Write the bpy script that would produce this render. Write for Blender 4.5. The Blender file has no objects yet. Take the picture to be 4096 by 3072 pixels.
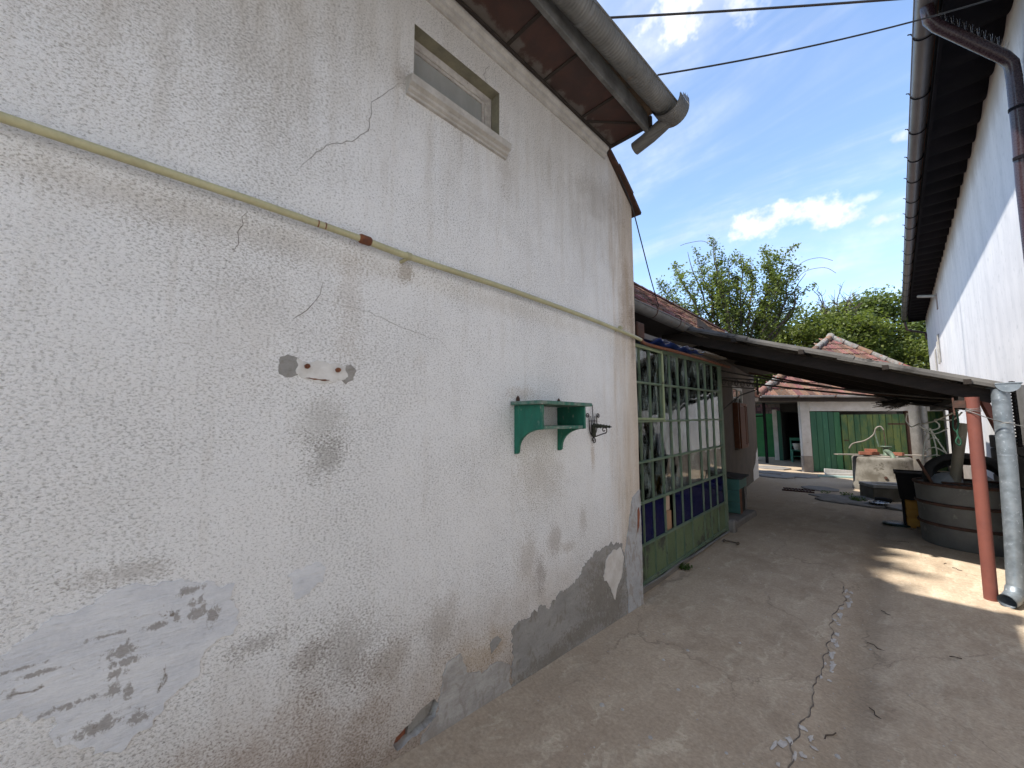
import bpy, bmesh, math, random
from mathutils import Vector, Matrix, noise as mn
random.seed(7)
R = math.radians
scene = bpy.context.scene
COL = scene.collection

# ------------------------------------------------------------------ camera
YAW, PITCH = R(44.5), R(5.5)
cam_data = bpy.data.cameras.new('camera')
cam = bpy.data.objects.new('camera', cam_data); COL.objects.link(cam)
cam_data.sensor_width = 36.0; cam_data.lens = 390.0/1024*36
cam_data.clip_start = .05; cam_data.clip_end = 3000
cam.location = (0, 0, 1.6)
cam.rotation_euler = (R(90)+PITCH, 0, YAW)
scene.camera = cam

# ------------------------------------------------------------------ light
SUN_TO = Vector((-.40, -.56, 1.0)).normalized()
sun_el = math.asin(SUN_TO.z)
sd = bpy.data.lights.new('sun', 'SUN'); sd.energy = 2.0; sd.angle = R(.9); sd.color = (1, .94, .85)
so = bpy.data.objects.new('sun', sd); COL.objects.link(so)
so.rotation_euler = SUN_TO.to_track_quat('Z', 'Y').to_euler(); so.location = (0, 0, 30)

# node helpers
def N(t, typ, ins=None, **props):
    n = t.nodes.new(typ)
    for k, v in props.items(): setattr(n, k, v)
    for k, v in (ins or {}).items():
        s = n.inputs[k]
        if isinstance(v, bpy.types.NodeSocket): t.links.new(v, s)
        else: s.default_value = v
    return n
def M(t, op, a, b=0.0, clamp=False):
    return N(t, 'ShaderNodeMath', {0: a, 1: b}, operation=op, use_clamp=clamp).outputs[0]
def V(t, op, a, b=(0, 0, 0)):
    n = N(t, 'ShaderNodeVectorMath', {0: a, 1: b}, operation=op)
    return n.outputs['Value'] if op in ('LENGTH', 'DISTANCE', 'DOT_PRODUCT') else n.outputs[0]
def rgba(c): return (c[0], c[1], c[2], 1) if len(c) == 3 else c
def MIX(t, f, a, b, blend='MIX'):
    n = t.nodes.new('ShaderNodeMix'); n.data_type = 'RGBA'; n.blend_type = blend
    for i, v in ((0, f), (6, a), (7, b)):
        if isinstance(v, bpy.types.NodeSocket): t.links.new(v, n.inputs[i])
        else: n.inputs[i].default_value = rgba(v) if i else v
    return n.outputs[2]
def RMP(t, x, a, b, lo=0.0, hi=1.0, smooth=True):
    return N(t, 'ShaderNodeMapRange', {0: x, 1: a, 2: b, 3: lo, 4: hi},
             interpolation_type='SMOOTHSTEP' if smooth else 'LINEAR', clamp=True).outputs[0]
def NOI(t, v, sc, det=3, ro=.55, dist=0.0):
    return N(t, 'ShaderNodeTexNoise', {'Vector': v, 'Scale': sc, 'Detail': det, 'Roughness': ro, 'Distortion': dist}).outputs['Fac']
def SCL(t, v, s): return V(t, 'MULTIPLY', v, s)
def BUMP(t, h, st, dist, prev=None):
    ins = {'Height': h, 'Strength': st, 'Distance': dist}
    if prev is not None: ins['Normal'] = prev
    return N(t, 'ShaderNodeBump', ins).outputs[0]

# sky
world = bpy.data.worlds.new('World'); scene.world = world; world.use_nodes = True
wt = world.node_tree; wt.nodes.clear()
wo = N(wt, 'ShaderNodeOutputWorld')
sky = N(wt, 'ShaderNodeTexSky', sky_type='NISHITA', sun_disc=False)
sky.sun_elevation = sun_el
sky.sun_rotation = math.atan2(SUN_TO.x, SUN_TO.y)
sky.air_density = 1.0; sky.dust_density = .35; sky.ozone_density = 1.2; sky.altitude = 300
dirv = N(wt, 'ShaderNodeTexCoord').outputs['Generated']
dz = N(wt, 'ShaderNodeSeparateXYZ', {0: dirv}).outputs[2]
inv = M(wt, 'DIVIDE', 1.0, M(wt, 'MAXIMUM', M(wt, 'ADD', dz, .12), .06))
cp = V(wt, 'MULTIPLY', dirv, N(wt, 'ShaderNodeCombineXYZ', {0: inv, 1: inv, 2: inv}).outputs[0])
n_fine = NOI(wt, dirv, 16, 4, .62)
n_wisp = NOI(wt, SCL(wt, cp, (.9, 2.1, 1)), 1.1, 5, .6, .6)
n_big = NOI(wt, V(wt, 'ADD', cp, (3.1, 7.4, 0)), .55, 3, .5)
cl = M(wt, 'MULTIPLY', RMP(wt, n_wisp, .40, .88), .8)
cl = M(wt, 'MULTIPLY', cl, RMP(wt, n_big, .30, .55, .35, 1.0))
def puff(c, r, sx, gain):
    d = V(wt, 'SUBTRACT', dirv, c)
    d = V(wt, 'LENGTH', SCL(wt, d, (sx, 1, 1.5)))
    m = M(wt, 'SUBTRACT', 1.0, M(wt, 'DIVIDE', d, r))
    m = M(wt, 'ADD', m, M(wt, 'MULTIPLY', M(wt, 'SUBTRACT', n_fine, .55), 2.6))
    return M(wt, 'MULTIPLY', RMP(wt, m, .05, .95), gain)
for c, r, sx, g in [((-.22, .662, .716), .085, .8, 1.0), ((-.275, .632, .725), .05, 1, .8), ((-.155, .69, .707), .06, 1, .7),
                    ((-.173, .897, .406), .064, 1, 1.0), ((-.205, .889, .409), .044, 1, .9), ((-.142, .90, .416), .040, 1, .9),
                    ((-.066, .923, .384), .062, 1, 1.0), ((-.09, .913, .40), .042, 1, .9), ((-.035, .927, .374), .036, .8, .9),
                    ((.006, .934, .357), .030, .6, .7), ((.033, .884, .467), .022, .9, .6), ((-.016, .917, .398), .02, .6, .5),
                    ((.45, .30, .80), .26, 1, 1.0), ((.62, -.45, .60), .26, 1, 1.0), ((-.70, -.40, .58), .24, 1, .9)]:
    cl = M(wt, 'MAXIMUM', cl, puff(c, r, sx, g))
cl = M(wt, 'MULTIPLY', cl, RMP(wt, dz, .0, .12))
skyc = MIX(wt, cl, sky.outputs[0], MIX(wt, RMP(wt, n_fine, .35, .75), (2.5, 2.65, 2.9), (3.9, 3.9, 3.9)))
bg = N(wt, 'ShaderNodeBackground', {'Color': skyc, 'Strength': .080})
wt.links.new(bg.outputs[0], wo.inputs[0])
world.cycles.sampling_method = 'MANUAL'; world.cycles.sample_map_resolution = 512

scene.render.engine = 'CYCLES'
vs = scene.view_settings
vs.view_transform = 'Standard'; vs.look = 'None'; vs.gamma = 1; vs.use_curve_mapping = False
vs.exposure = 2.22
scene.cycles.max_bounces = 8; scene.cycles.diffuse_bounces = 5; scene.cycles.glossy_bounces = 3; scene.cycles.transparent_max_bounces = 10

# ------------------------------------------------------------------ mesh helpers
class MB:
    def __init__(s): s.v = []; s.f = []; s.sm = []
    def add(s, vs, fs, smooth=False):
        o = len(s.v); s.v += [tuple(v) for v in vs]
        for f in fs: s.f.append(tuple(i+o for i in f)); s.sm.append(smooth)
        return s
    def box(s, a, b):
        x0, y0, z0 = a; x1, y1, z1 = b
        return s.add([(x0,y0,z0),(x1,y0,z0),(x1,y1,z0),(x0,y1,z0),(x0,y0,z1),(x1,y0,z1),(x1,y1,z1),(x0,y1,z1)],
                     [(0,3,2,1),(4,5,6,7),(0,1,5,4),(1,2,6,5),(2,3,7,6),(3,0,4,7)])
    def beam(s, p, q, w, h, upv=(0,0,1)):
        p = Vector(p); q = Vector(q); d = (q-p).normalized(); u = Vector(upv)
        sx = d.cross(u)
        if sx.length < 1e-4: sx = d.cross(Vector((1,0,0)))
        sx.normalize(); u = sx.cross(d); a = sx*w/2; b = u*h/2
        c = [p-a-b, p+a-b, p+a+b, p-a+b, q-a-b, q+a-b, q+a+b, q-a+b]
        return s.add(c, [(0,1,2,3),(7,6,5,4),(0,4,5,1),(1,5,6,2),(2,6,7,3),(3,7,4,0)])
    def tube(s, pts, r, seg=10, cap=True, radii=None):
        pts = [Vector(p) for p in pts]; n = len(pts); rings = []
        d = (pts[1]-pts[0]).normalized()
        u = d.orthogonal().normalized()
        for i, p in enumerate(pts):
            t = (pts[min(i+1,n-1)]-pts[max(i-1,0)]).normalized()
            u = (u - t*u.dot(t)); u = u.normalized() if u.length > 1e-6 else t.orthogonal().normalized()
            w = t.cross(u); rr = radii[i] if radii else r
            rings.append([p+(u*math.cos(2*math.pi*k/seg)+w*math.sin(2*math.pi*k/seg))*rr for k in range(seg)])
        vs_ = [v for rg in rings for v in rg]; fs = []
        for i in range(n-1):
            for k in range(seg):
                a = i*seg+k; b = i*seg+(k+1) % seg
                fs.append((a, b, b+seg, a+seg))
        s.add(vs_, fs, True)
        if cap: s.add(rings[0], [tuple(range(seg))[::-1]]); s.add(rings[-1], [tuple(range(seg))])
        return s
    def lathe(s, prof, c=(0,0,0), seg=32, smooth=True):
        vs_ = []; fs = []
        for r, z in prof:
            for k in range(seg):
                a = 2*math.pi*k/seg; vs_.append((c[0]+r*math.cos(a), c[1]+r*math.sin(a), c[2]+z))
        for i in range(len(prof)-1):
            for k in range(seg):
                a = i*seg+k; b = i*seg+(k+1) % seg; fs.append((a, b, b+seg, a+seg))
        return s.add(vs_, fs, smooth)
    def prism(s, poly, off):
        off = Vector(off); n = len(poly); a = [Vector(p) for p in poly]
        s.add(a+[p+off for p in a], [tuple(range(n))[::-1], tuple(range(n, 2*n))]+[(i, (i+1) % n, n+(i+1) % n, n+i) for i in range(n)])
        return s
    def grid(s, fn, us, vs_, smooth=True):
        pts = [fn(u, v) for u in us for v in vs_]; m = len(vs_)
        fs = [(i*m+j, (i+1)*m+j, (i+1)*m+j+1, i*m+j+1) for i in range(len(us)-1) for j in range(m-1)]
        return s.add(pts, fs, smooth)
    def mesh(s, name):
        me = bpy.data.meshes.new(name); me.from_pydata(s.v, [], s.f); me.update()
        me.polygons.foreach_set('use_smooth', s.sm)
        return me
    def build(s, name, m, parent=None, fixn=True, bevel=0):
        me = s.mesh(name)
        if fixn or bevel:
            bm = bmesh.new(); bm.from_mesh(me)
            if bevel: bmesh.ops.bevel(bm, geom=bm.edges[:], offset=bevel, segments=1, affect='EDGES', clamp_overlap=True)
            bmesh.ops.recalc_face_normals(bm, faces=bm.faces[:]); bm.to_mesh(me); bm.free()
        return link(name, me, m, parent)
def link(name, me, m, parent=None):
    if m is not None and not me.materials: me.materials.append(m)
    o = bpy.data.objects.new(name, me); COL.objects.link(o)
    if parent is not None: o.parent = parent
    return o
def tag(o, label=None, cat=None, group=None, kind=None):
    for k, v in (('label', label), ('category', cat), ('group', group), ('kind', kind)):
        if v: o[k] = v
    return o
def thing(name, label, cat, loc=(0,0,0), rz=0, group=None):
    o = bpy.data.objects.new(name, None); COL.objects.link(o)
    o.location = loc; o.rotation_euler = (0, 0, rz); o.empty_display_size = .1
    return tag(o, label, cat, group)
def lin(a, b, n): return [a+(b-a)*i/(n-1) for i in range(n)]
def curve_pts(ctrl, n=8):
    P = [Vector(p) for p in ctrl]; out = []
    for i in range(len(P)-1):
        p0 = P[max(i-1,0)]; p1 = P[i]; p2 = P[i+1]; p3 = P[min(i+2,len(P)-1)]
        for k in range(n):
            t = k/n
            out.append(.5*((2*p1)+(p2-p0)*t+(2*p0-5*p1+4*p2-p3)*t*t+(3*p1-p0-3*p2+p3)*t**3))
    out.append(P[-1]); return out
def sag(a, b, s, n=16):
    a = Vector(a); b = Vector(b)
    return [a.lerp(b, i/n)-Vector((0,0,4*s*(i/n)*(1-i/n))) for i in range(n+1)]

# ------------------------------------------------------------------ materials
def new_mat(name):
    m = bpy.data.materials.new(name); m.use_nodes = True
    t = m.node_tree; b = t.nodes['Principled BSDF']
    return m, t, b
def mat(name, c, c2=None, sc=6, rough=.75, metal=0.0, bump=.25, bsc=70, spots=None, ssc=14, sthr=.56, rand=0.0, stretch=(1,1,1), spec=.35, fa=.22):
    m, t, b = new_mat(name)
    tc = N(t, 'ShaderNodeTexCoord').outputs['Object']
    oi = N(t, 'ShaderNodeObjectInfo').outputs['Random']
    v = V(t, 'ADD', tc, SCL(t, N(t, 'ShaderNodeCombineXYZ', {0: oi, 1: oi, 2: oi}).outputs[0], (37, 61, 83)))
    v = SCL(t, v, stretch)
    col = MIX(t, RMP(t, NOI(t, v, sc, 5, .6), .32, .68), c, c2 or tuple(x*.75 for x in c))
    if spots:
        col = MIX(t, RMP(t, NOI(t, v, ssc, 6, .65), sthr, sthr+.1), col, spots)
    fine = NOI(t, v, bsc, 4, .6)
    col = MIX(t, fa, col, MIX(t, fine, (0,0,0), (1,1,1)), 'OVERLAY')
    if rand:
        h = N(t, 'ShaderNodeHueSaturation', {'Hue': M(t, 'ADD', .5, M(t, 'MULTIPLY', M(t, 'SUBTRACT', oi, .5), rand*.08)),
              'Value': M(t, 'ADD', 1-rand*.5, M(t, 'MULTIPLY', N(t, 'ShaderNodeTexWhiteNoise', {'W': M(t, 'MULTIPLY', oi, 91.7)}, noise_dimensions='1D').outputs[0], rand)), 'Color': col})
        col = h.outputs[0]
    t.links.new(col, b.inputs['Base Color'])
    b.inputs['Metallic'].default_value = metal; b.inputs['Specular IOR Level'].default_value = spec
    t.links.new(RMP(t, fine, .3, .7, max(rough-.12, .05), min(rough+.12, 1)), b.inputs['Roughness'])
    if bump: t.links.new(BUMP(t, fine, bump, .004), b.inputs['Normal'])
    return m

def stucco_mat():
    m, t, b = new_mat('stucco')
    P = N(t, 'ShaderNodeNewGeometry').outputs['Position']
    sep = N(t, 'ShaderNodeSeparateXYZ', {0: P}); y, z = sep.outputs[1], sep.outputs[2]
    v = SCL(t, P, (1, 1, 1.6))
    g1 = NOI(t, v, 92, 4, .72, .35); g2 = NOI(t, v, 240, 2, .6)
    big = NOI(t, P, 1.7, 4, .6); mid = NOI(t, P, 7, 5, .65); stk = NOI(t, SCL(t, P, (1, 9, .9)), 1.6, 5, .6)
    # grain: pits hold dirt; relief shading is also painted into the colour
    thr = M(t, 'ADD', .334, M(t, 'MULTIPLY', RMP(t, big, .30, .70), .06))
    pit = RMP(t, M(t, 'SUBTRACT', g1, thr), -.03, .17)
    base = MIX(t, RMP(t, mid, .3, .7), (.875,.877,.88), (.91,.913,.917))
    base = MIX(t, M(t, 'MULTIPLY', RMP(t, g2, .62, .38), .16), base, (.50,.495,.485))
    col = MIX(t, M(t, 'MULTIPLY', M(t, 'SUBTRACT', 1.0, pit), .66), base, (.30,.295,.285))
    # sparse dark specks
    vo = N(t, 'ShaderNodeTexVoronoi', {'Vector': v, 'Scale': 38.0, 'Randomness': 1.0}, feature='F1')
    rsz = N(t, 'ShaderNodeSeparateColor', {0: vo.outputs['Color']}).outputs[0]
    spk = M(t, 'MULTIPLY', M(t, 'LESS_THAN', vo.outputs['Distance'], M(t, 'MULTIPLY', rsz, .24)), RMP(t, big, .42, .6))
    spk = M(t, 'MULTIPLY', spk, RMP(t, g1, .60, .42))
    col = MIX(t, M(t, 'MULTIPLY', spk, .75), col, (.13,.12,.11))
    nzs = M(t, 'ADD', M(t, 'MULTIPLY', M(t, 'SUBTRACT', mid, .5), 1.5), M(t, 'MULTIPLY', M(t, 'SUBTRACT', g1, .5), 3.0))
    def stain(cur, cy, cz, ry, rz, c, amt, nz=mid, soft=.8):
        d = V(t, 'LENGTH', SCL(t, V(t, 'SUBTRACT', P, (-1.75, cy, cz)), (0, 1/ry, 1/rz)))
        d = M(t, 'ADD', d, nzs)
        return MIX(t, M(t, 'MULTIPLY', RMP(t, d, 1.05, 1.05-soft), amt*.62), cur, c, 'MULTIPLY')
    # rising damp, splash dirt along the base
    low = M(t, 'ADD', z, M(t, 'ADD', M(t, 'MULTIPLY', M(t, 'SUBTRACT', mid, .5), .38), M(t, 'MULTIPLY', M(t, 'SUBTRACT', g1, .5), .35)))
    low = M(t, 'ADD', low, M(t, 'MULTIPLY', M(t, 'SUBTRACT', big, .5), .4))
    col = MIX(t, M(t, 'MULTIPLY', RMP(t, low, .85, .05), .85), col, (.56,.475,.395), 'MULTIPLY')
    col = MIX(t, M(t, 'MULTIPLY', RMP(t, low, .30, -.05), .6), col, (.50,.42,.36), 'MULTIPLY')
    # weathering under the eave
    hi = M(t, 'ADD', z, M(t, 'MULTIPLY', M(t, 'SUBTRACT', stk, .5), 1.3))
    col = MIX(t, M(t, 'MULTIPLY', RMP(t, hi, 2.5, 4.0), .62), col, (.62,.565,.49), 'MULTIPLY')
    drip = M(t, 'MULTIPLY', RMP(t, stk, .50, .72), RMP(t, mid, .35, .6))
    col = MIX(t, M(t, 'MULTIPLY', drip, .35), col, (.78,.745,.70), 'MULTIPLY')
    # corner run-off
    cy_ = M(t, 'ADD', y, M(t, 'MULTIPLY', M(t, 'SUBTRACT', stk, .5), .75))
    col = MIX(t, M(t, 'MULTIPLY', RMP(t, cy_, 2.85, 3.45), .75), col, (.70,.57,.43), 'MULTIPLY')
    for s in [(3.30,2.75,.13,.55,(.50,.38,.27),.8), (2.9,3.55,.5,.28,(.55,.50,.45),.7), (3.42,2.45,.06,.5,(.30,.24,.2),.8),
              (.62,1.60,.13,.16,(.52,.50,.46),.75), (.64,1.44,.11,.12,(.42,.40,.37),.9), (.72,2.15,.09,.34,(.76,.70,.64),.7),
              (2.05,1.24,.30,.25,(.70,.65,.58),.75), (2.70,1.33,.035,.14,(.58,.46,.34),.8), (1.90,1.78,.16,.07,(.75,.62,.50),.7),
              (.95,3.42,.06,.12,(.55,.48,.42),.8), (1.72,3.25,.10,.2,(.6,.55,.5),.7), (1.0,2.36,.05,.07,(.45,.38,.3),.8),
              (2.2,.78,.10,.13,(.55,.50,.46),.85), (2.05,.62,.06,.16,(.42,.37,.34),.9), (1.92,.72,.12,.2,(.62,.56,.5),.8), (2.55,.85,.07,.15,(.6,.55,.5),.8), (2.36,.70,.12,.06,(.6,.54,.48),.8),
              (.78,.62,.22,.20,(.50,.46,.42),.8), (.95,.50,.18,.14,(.58,.52,.46),.8), (.62,.66,.10,.07,(.45,.40,.36),.8), (1.25,.55,.16,.16,(.6,.55,.5),.8), (.45,.78,.12,.05,(.4,.36,.33),.8), (.05,1.13,.14,.05,(.5,.46,.42),.8), (1.5,.30,.3,.14,(.75,.6,.40),.8),
              (.3,2.33,.9,.10,(.70,.655,.61),.7), (1.9,2.34,1.0,.09,(.74,.70,.66),.6), (.4,.25,.8,.28,(.62,.5,.42),.8), (-.05,3.3,.8,.7,(.74,.69,.62),.7), (.35,2.0,.25,.3,(.80,.77,.74),.6)]:
        col = stain(col, *s)
    t.links.new(col, b.inputs['Base Color'])
    b.inputs['Roughness'].default_value = .95; b.inputs['Specular IOR Level'].default_value = .15
    h = M(t, 'ADD', M(t, 'MULTIPLY', g1, .8), M(t, 'MULTIPLY', g2, .35))
    nb = BUMP(t, NOI(t, P, 2.6, 2, .5), .35, .06)
    t.links.new(BUMP(t, h, .95, .0090, nb), b.inputs['Normal'])
    return m

def patch_mat(name, c, c2, mud=(.12,.10,.085), mudamt=.9, thr=.60, rough=.75, marks=()):
    m, t, b = new_mat(name)
    P = N(t, 'ShaderNodeNewGeometry').outputs['Position']
    n1 = NOI(t, SCL(t, P, (1, 1, 2.2)), 5, 6, .65); n2 = NOI(t, SCL(t, P, (1, 1.4, 1)), 11, 4, .6, .8); tr = NOI(t, SCL(t, P, (1, 3, 14)), 7, 4, .6, .4)
    col = MIX(t, RMP(t, n1, .3, .7), c, c2)
    grn = NOI(t, P, 85, 4, .7)
    col = MIX(t, M(t, 'MULTIPLY', RMP(t, M(t, 'ADD', n2, M(t, 'MULTIPLY', M(t, 'SUBTRACT', grn, .5), .35)), thr, thr+.09), mudamt), col, mud)
    nn_ = M(t, 'ADD', M(t, 'MULTIPLY', M(t, 'SUBTRACT', NOI(t, SCL(t, P, (1,1,.7)), 52, 5, .75, .6), .5), 5.0), M(t, 'MULTIPLY', M(t, 'SUBTRACT', grn, .5), 2.0))
    dm = None
    for cy, cz, sy, sz in marks:
        d_ = V(t, 'LENGTH', SCL(t, V(t, 'SUBTRACT', P, (-1.75, cy, cz)), (0, 1/sy, 1/sz)))
        dm = d_ if dm is None else M(t, 'MINIMUM', dm, d_)
    if dm is not None: col = MIX(t, M(t, 'MULTIPLY', RMP(t, M(t, 'ADD', dm, nn_), 1.3, .6), .65), col, mud)
    col = MIX(t, .25, col, MIX(t, grn, (0,0,0), (1,1,1)), 'OVERLAY')
    col = MIX(t, M(t, 'MULTIPLY', RMP(t, tr, .58, .72), .35), col, tuple(x*.55 for x in c))
    t.links.new(col, b.inputs['Base Color']); b.inputs['Roughness'].default_value = rough; b.inputs['Specular IOR Level'].default_value = .2
    t.links.new(BUMP(t, M(t, 'ADD', n1, M(t, 'MULTIPLY', tr, .6)), .5, .012), b.inputs['Normal'])
    return m

def ground_mat():
    m, t, b = new_mat('concrete_ground')
    P = N(t, 'ShaderNodeNewGeometry').outputs['Position']
    sep = N(t, 'ShaderNodeSeparateXYZ', {0: P}); x, y = sep.outputs[0], sep.outputs[1]
    big = NOI(t, P, .9, 5, .6); mid = NOI(t, P, 4.5, 6, .68, .5); fin = NOI(t, P, 55, 4, .65); grit = NOI(t, P, 190, 2, .6)
    swirl = NOI(t, SCL(t, V(t, 'ADD', P, SCL(t, N(t, 'ShaderNodeCombineXYZ', {0: mid, 1: mid, 2: 0.0}).outputs[0], (.3,.3,0))), (5.0, .9, 1)), 2.2, 6, .7)
    col = MIX(t, RMP(t, big, .3, .7), (.305,.254,.217), (.38,.325,.282))
    col = MIX(t, M(t, 'MULTIPLY', RMP(t, mid, .45, .72), .75), col, (.42,.368,.325))
    col = MIX(t, M(t, 'MULTIPLY', RMP(t, swirl, .53, .70), .8), col, (.48,.438,.392))
    col = MIX(t, M(t, 'MULTIPLY', RMP(t, NOI(t, P, 2.1, 5, .6), .52, .70), .55), col, (.235,.192,.161))
    # wear where feet pass on the right half
    wear = M(t, 'MULTIPLY', RMP(t, x, -.25, .2), RMP(t, NOI(t, SCL(t, P, (2.2, .7, 1)), 3.0, 6, .72), .47, .68))
    col = MIX(t, M(t, 'MULTIPLY', wear, .6), col, (.47,.435,.395))
    # the channel, darker silt
    ch = M(t, 'ABSOLUTE', M(t, 'ADD', M(t, 'ADD', x, .30), M(t, 'MULTIPLY', M(t, 'SUBTRACT', mid, .5), .12)))
    col = MIX(t, M(t, 'MULTIPLY', RMP(t, ch, .16, .05), .45), col, (.23,.19,.158))
    # earthy far yard
    col = MIX(t, M(t, 'MULTIPLY', RMP(t, y, 8.0, 13.0), .55), col, MIX(t, mid, (.21,.17,.14), (.28,.235,.2)))
    # damp dirt along the house wall
    wl = M(t, 'ADD', x, M(t, 'MULTIPLY', M(t, 'SUBTRACT', mid, .5), .35))
    col = MIX(t, M(t, 'MULTIPLY', RMP(t, wl, -1.35, -1.75), .35), col, (.32,.27,.23))
    # hairline cracks
    vv = V(t, 'ADD', SCL(t, P, (1.1, .75, 1)), SCL(t, N(t, 'ShaderNodeCombineXYZ', {0: mid, 1: big, 2: 0.0}).outputs[0], (.35,.9,0)))
    vo = N(t, 'ShaderNodeTexVoronoi', {'Vector': vv, 'Scale': .95}, feature='DISTANCE_TO_EDGE').outputs['Distance']
    crk = M(t, 'MULTIPLY', RMP(t, vo, .007, .001), RMP(t, big, .42, .58))
    col = MIX(t, M(t, 'MULTIPLY', crk, .4), col, (.11,.095,.085))
    scr = NOI(t, SCL(t, V(t, 'ADD', P, SCL(t, N(t, 'ShaderNodeCombineXYZ', {0: big, 1: mid, 2: 0.0}).outputs[0], (.8,.5,0))), (2.5, 9, 1)), 5, 6, .75)
    col = MIX(t, M(t, 'MULTIPLY', RMP(t, scr, .56, .70), .45), col, (.50,.455,.405))
    col = MIX(t, M(t, 'MULTIPLY', RMP(t, scr, .44, .34), .45), col, (.20,.165,.14))
    col = MIX(t, .55, col, MIX(t, fin, (.1,.1,.1), (.9,.9,.9)), 'OVERLAY')
    col = MIX(t, 1.0, col, (1.17,1.10,.93), 'MULTIPLY')
    t.links.new(col, b.inputs['Base Color']); b.inputs['Specular IOR Level'].default_value = .25
    t.links.new(RMP(t, mid, .3, .7, .72, .95), b.inputs['Roughness'])
    h = M(t, 'ADD', M(t, 'ADD', fin, M(t, 'MULTIPLY', grit, .4)), M(t, 'MULTIPLY', crk, -1.2))
    t.links.new(BUMP(t, h, .5, .004, BUMP(t, M(t, 'ADD', mid, M(t, 'MULTIPLY', swirl, .5)), .35, .03)), b.inputs['Normal'])
    return m

def glass_mat(name, tint=(.86,.9,.9), dirt=.12, body=None):
    m, t, b = new_mat(name)
    P = N(t, 'ShaderNodeNewGeometry').outputs['Position']
    oi = N(t, 'ShaderNodeObjectInfo').outputs['Random']
    nrm = BUMP(t, NOI(t, V(t, 'ADD', P, N(t, 'ShaderNodeCombineXYZ', {0: M(t, 'MULTIPLY', oi, 50.0), 1: 0.0, 2: 0.0}).outputs[0]), 3.0, 2, .5), .06, .05)
    tr = N(t, 'ShaderNodeBsdfTransparent', {'Color': rgba(tint)}).outputs[0]
    gl = N(t, 'ShaderNodeBsdfGlossy', {'Color': (1,1,1,1), 'Roughness': .03, 'Normal': nrm}).outputs[0]
    dn = NOI(t, SCL(t, P, (1, 1, .4)), 9, 6, .7)
    df = N(t, 'ShaderNodeBsdfDiffuse', {'Color': rgba((.27,.33,.31) if body is None else body)}).outputs[0]
    if body is None: f = M(t, 'MULTIPLY', RMP(t, dn, .42, .75), dirt*3)
    else: f = RMP(t, dn, .3, .8, .97, .80)
    s1 = N(t, 'ShaderNodeMixShader', {0: f, 1: tr, 2: df}).outputs[0]
    fr = N(t, 'ShaderNodeFresnel', {'IOR': 1.55, 'Normal': nrm}).outputs[0]
    s2 = N(t, 'ShaderNodeMixShader', {0: M(t, 'MULTIPLY', fr, 1.0 if body is None else .45), 1: s1, 2: gl}).outputs[0]
    t.links.new(s2, t.nodes['Material Output'].inputs[0]); t.nodes.remove(b)
    return m

def leaf_mat(name, c, c2, trans=.35):
    m, t, b = new_mat(name)
    ri = N(t, 'ShaderNodeNewGeometry').outputs['Random Per Island']
    P = N(t, 'ShaderNodeNewGeometry').outputs['Position']
    col = MIX(t, ri, c, c2)
    col = MIX(t, RMP(t, NOI(t, P, .9, 3, .6), .35, .65), col, tuple(x*.62 for x in c))
    df = N(t, 'ShaderNodeBsdfPrincipled', {'Base Color': col, 'Roughness': .5, 'Specular IOR Level': .35}).outputs[0]
    tl = N(t, 'ShaderNodeBsdfTranslucent', {'Color': MIX(t, .5, col, (.22,.30,.03))}).outputs[0]
    sh = N(t, 'ShaderNodeMixShader', {0: trans, 1: df, 2: tl}).outputs[0]
    t.links.new(sh, t.nodes['Material Output'].inputs[0]); t.nodes.remove(b)
    return m

MT = {}
MT['stucco'] = stucco_mat()
MT['ground'] = ground_mat()
MT['plaster'] = patch_mat('white_plaster', (.55,.57,.61), (.66,.675,.70), mud=(.19,.165,.14), thr=.635, marks=[(.232,.985,.012,.012),(.252,.988,.010,.012),(.243,.948,.024,.018),(.262,.965,.008,.022),(.07,.895,.030,.018),(.075,.862,.036,.012),(.062,.838,.02,.012),(.06,.79,.012,.024),(.09,.775,.010,.022),(.14,.945,.024,.010),(.19,.955,.008,.016),(-.10,.905,.032,.006),(.03,.955,.040,.005),(-.13,.93,.03,.005),(.03,.70,.05,.02),(.12,.69,.02,.02),(.22,1.03,.03,.012),(.29,.93,.015,.03),(-.03,.79,.05,.008)])
MT['cement'] = patch_mat('grey_cement', (.25,.245,.235), (.32,.31,.295), mud=(.185,.165,.14), mudamt=.6, thr=.55, rough=.9, marks=[(2.75,.25,.20,.20),(2.55,.08,.3,.06),(2.15,.03,.3,.05),(2.95,.10,.16,.2)])
MT['cement2'] = patch_mat('pale_cement', (.45,.44,.42), (.30,.285,.27), mud=(.26,.235,.21), mudamt=.6, thr=.52, rough=.9)
MT['trim'] = mat('dirty_trim', (.46,.44,.41), (.36,.34,.31), sc=9, rough=.95, bump=.6, bsc=50)
MT['mud'] = mat('dried_mud', (.20,.175,.15), (.14,.12,.10), sc=30, rough=1, bump=.5)
MT['cornerplaster'] = patch_mat('grey_plaster', (.36,.365,.38), (.44,.45,.465), mud=(.30,.27,.235), mudamt=.7, thr=.5)
MT['lime'] = mat('lime_render', (.62,.60,.575), (.52,.49,.455), sc=9, rough=.95, bump=.9, bsc=45)
MT['crack'] = mat('crack_dark', (.16,.145,.13), (.26,.24,.22), sc=20, rough=1, bump=0)
MT['brickred'] = mat('brick_red', (.27,.095,.055), (.18,.068,.042), sc=14, rough=.95, bump=.6)
MT['soffit'] = mat('soffit_paint', (.105,.036,.022), (.07,.028,.02), sc=4, rough=.6, bump=.2, spots=(.035,.02,.016), ssc=16, sthr=.60)
MT['soffitgrey'] = mat('soffit_dust', (.165,.145,.13), (.10,.08,.07), sc=12, rough=.9, bump=.6, bsc=40)
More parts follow.
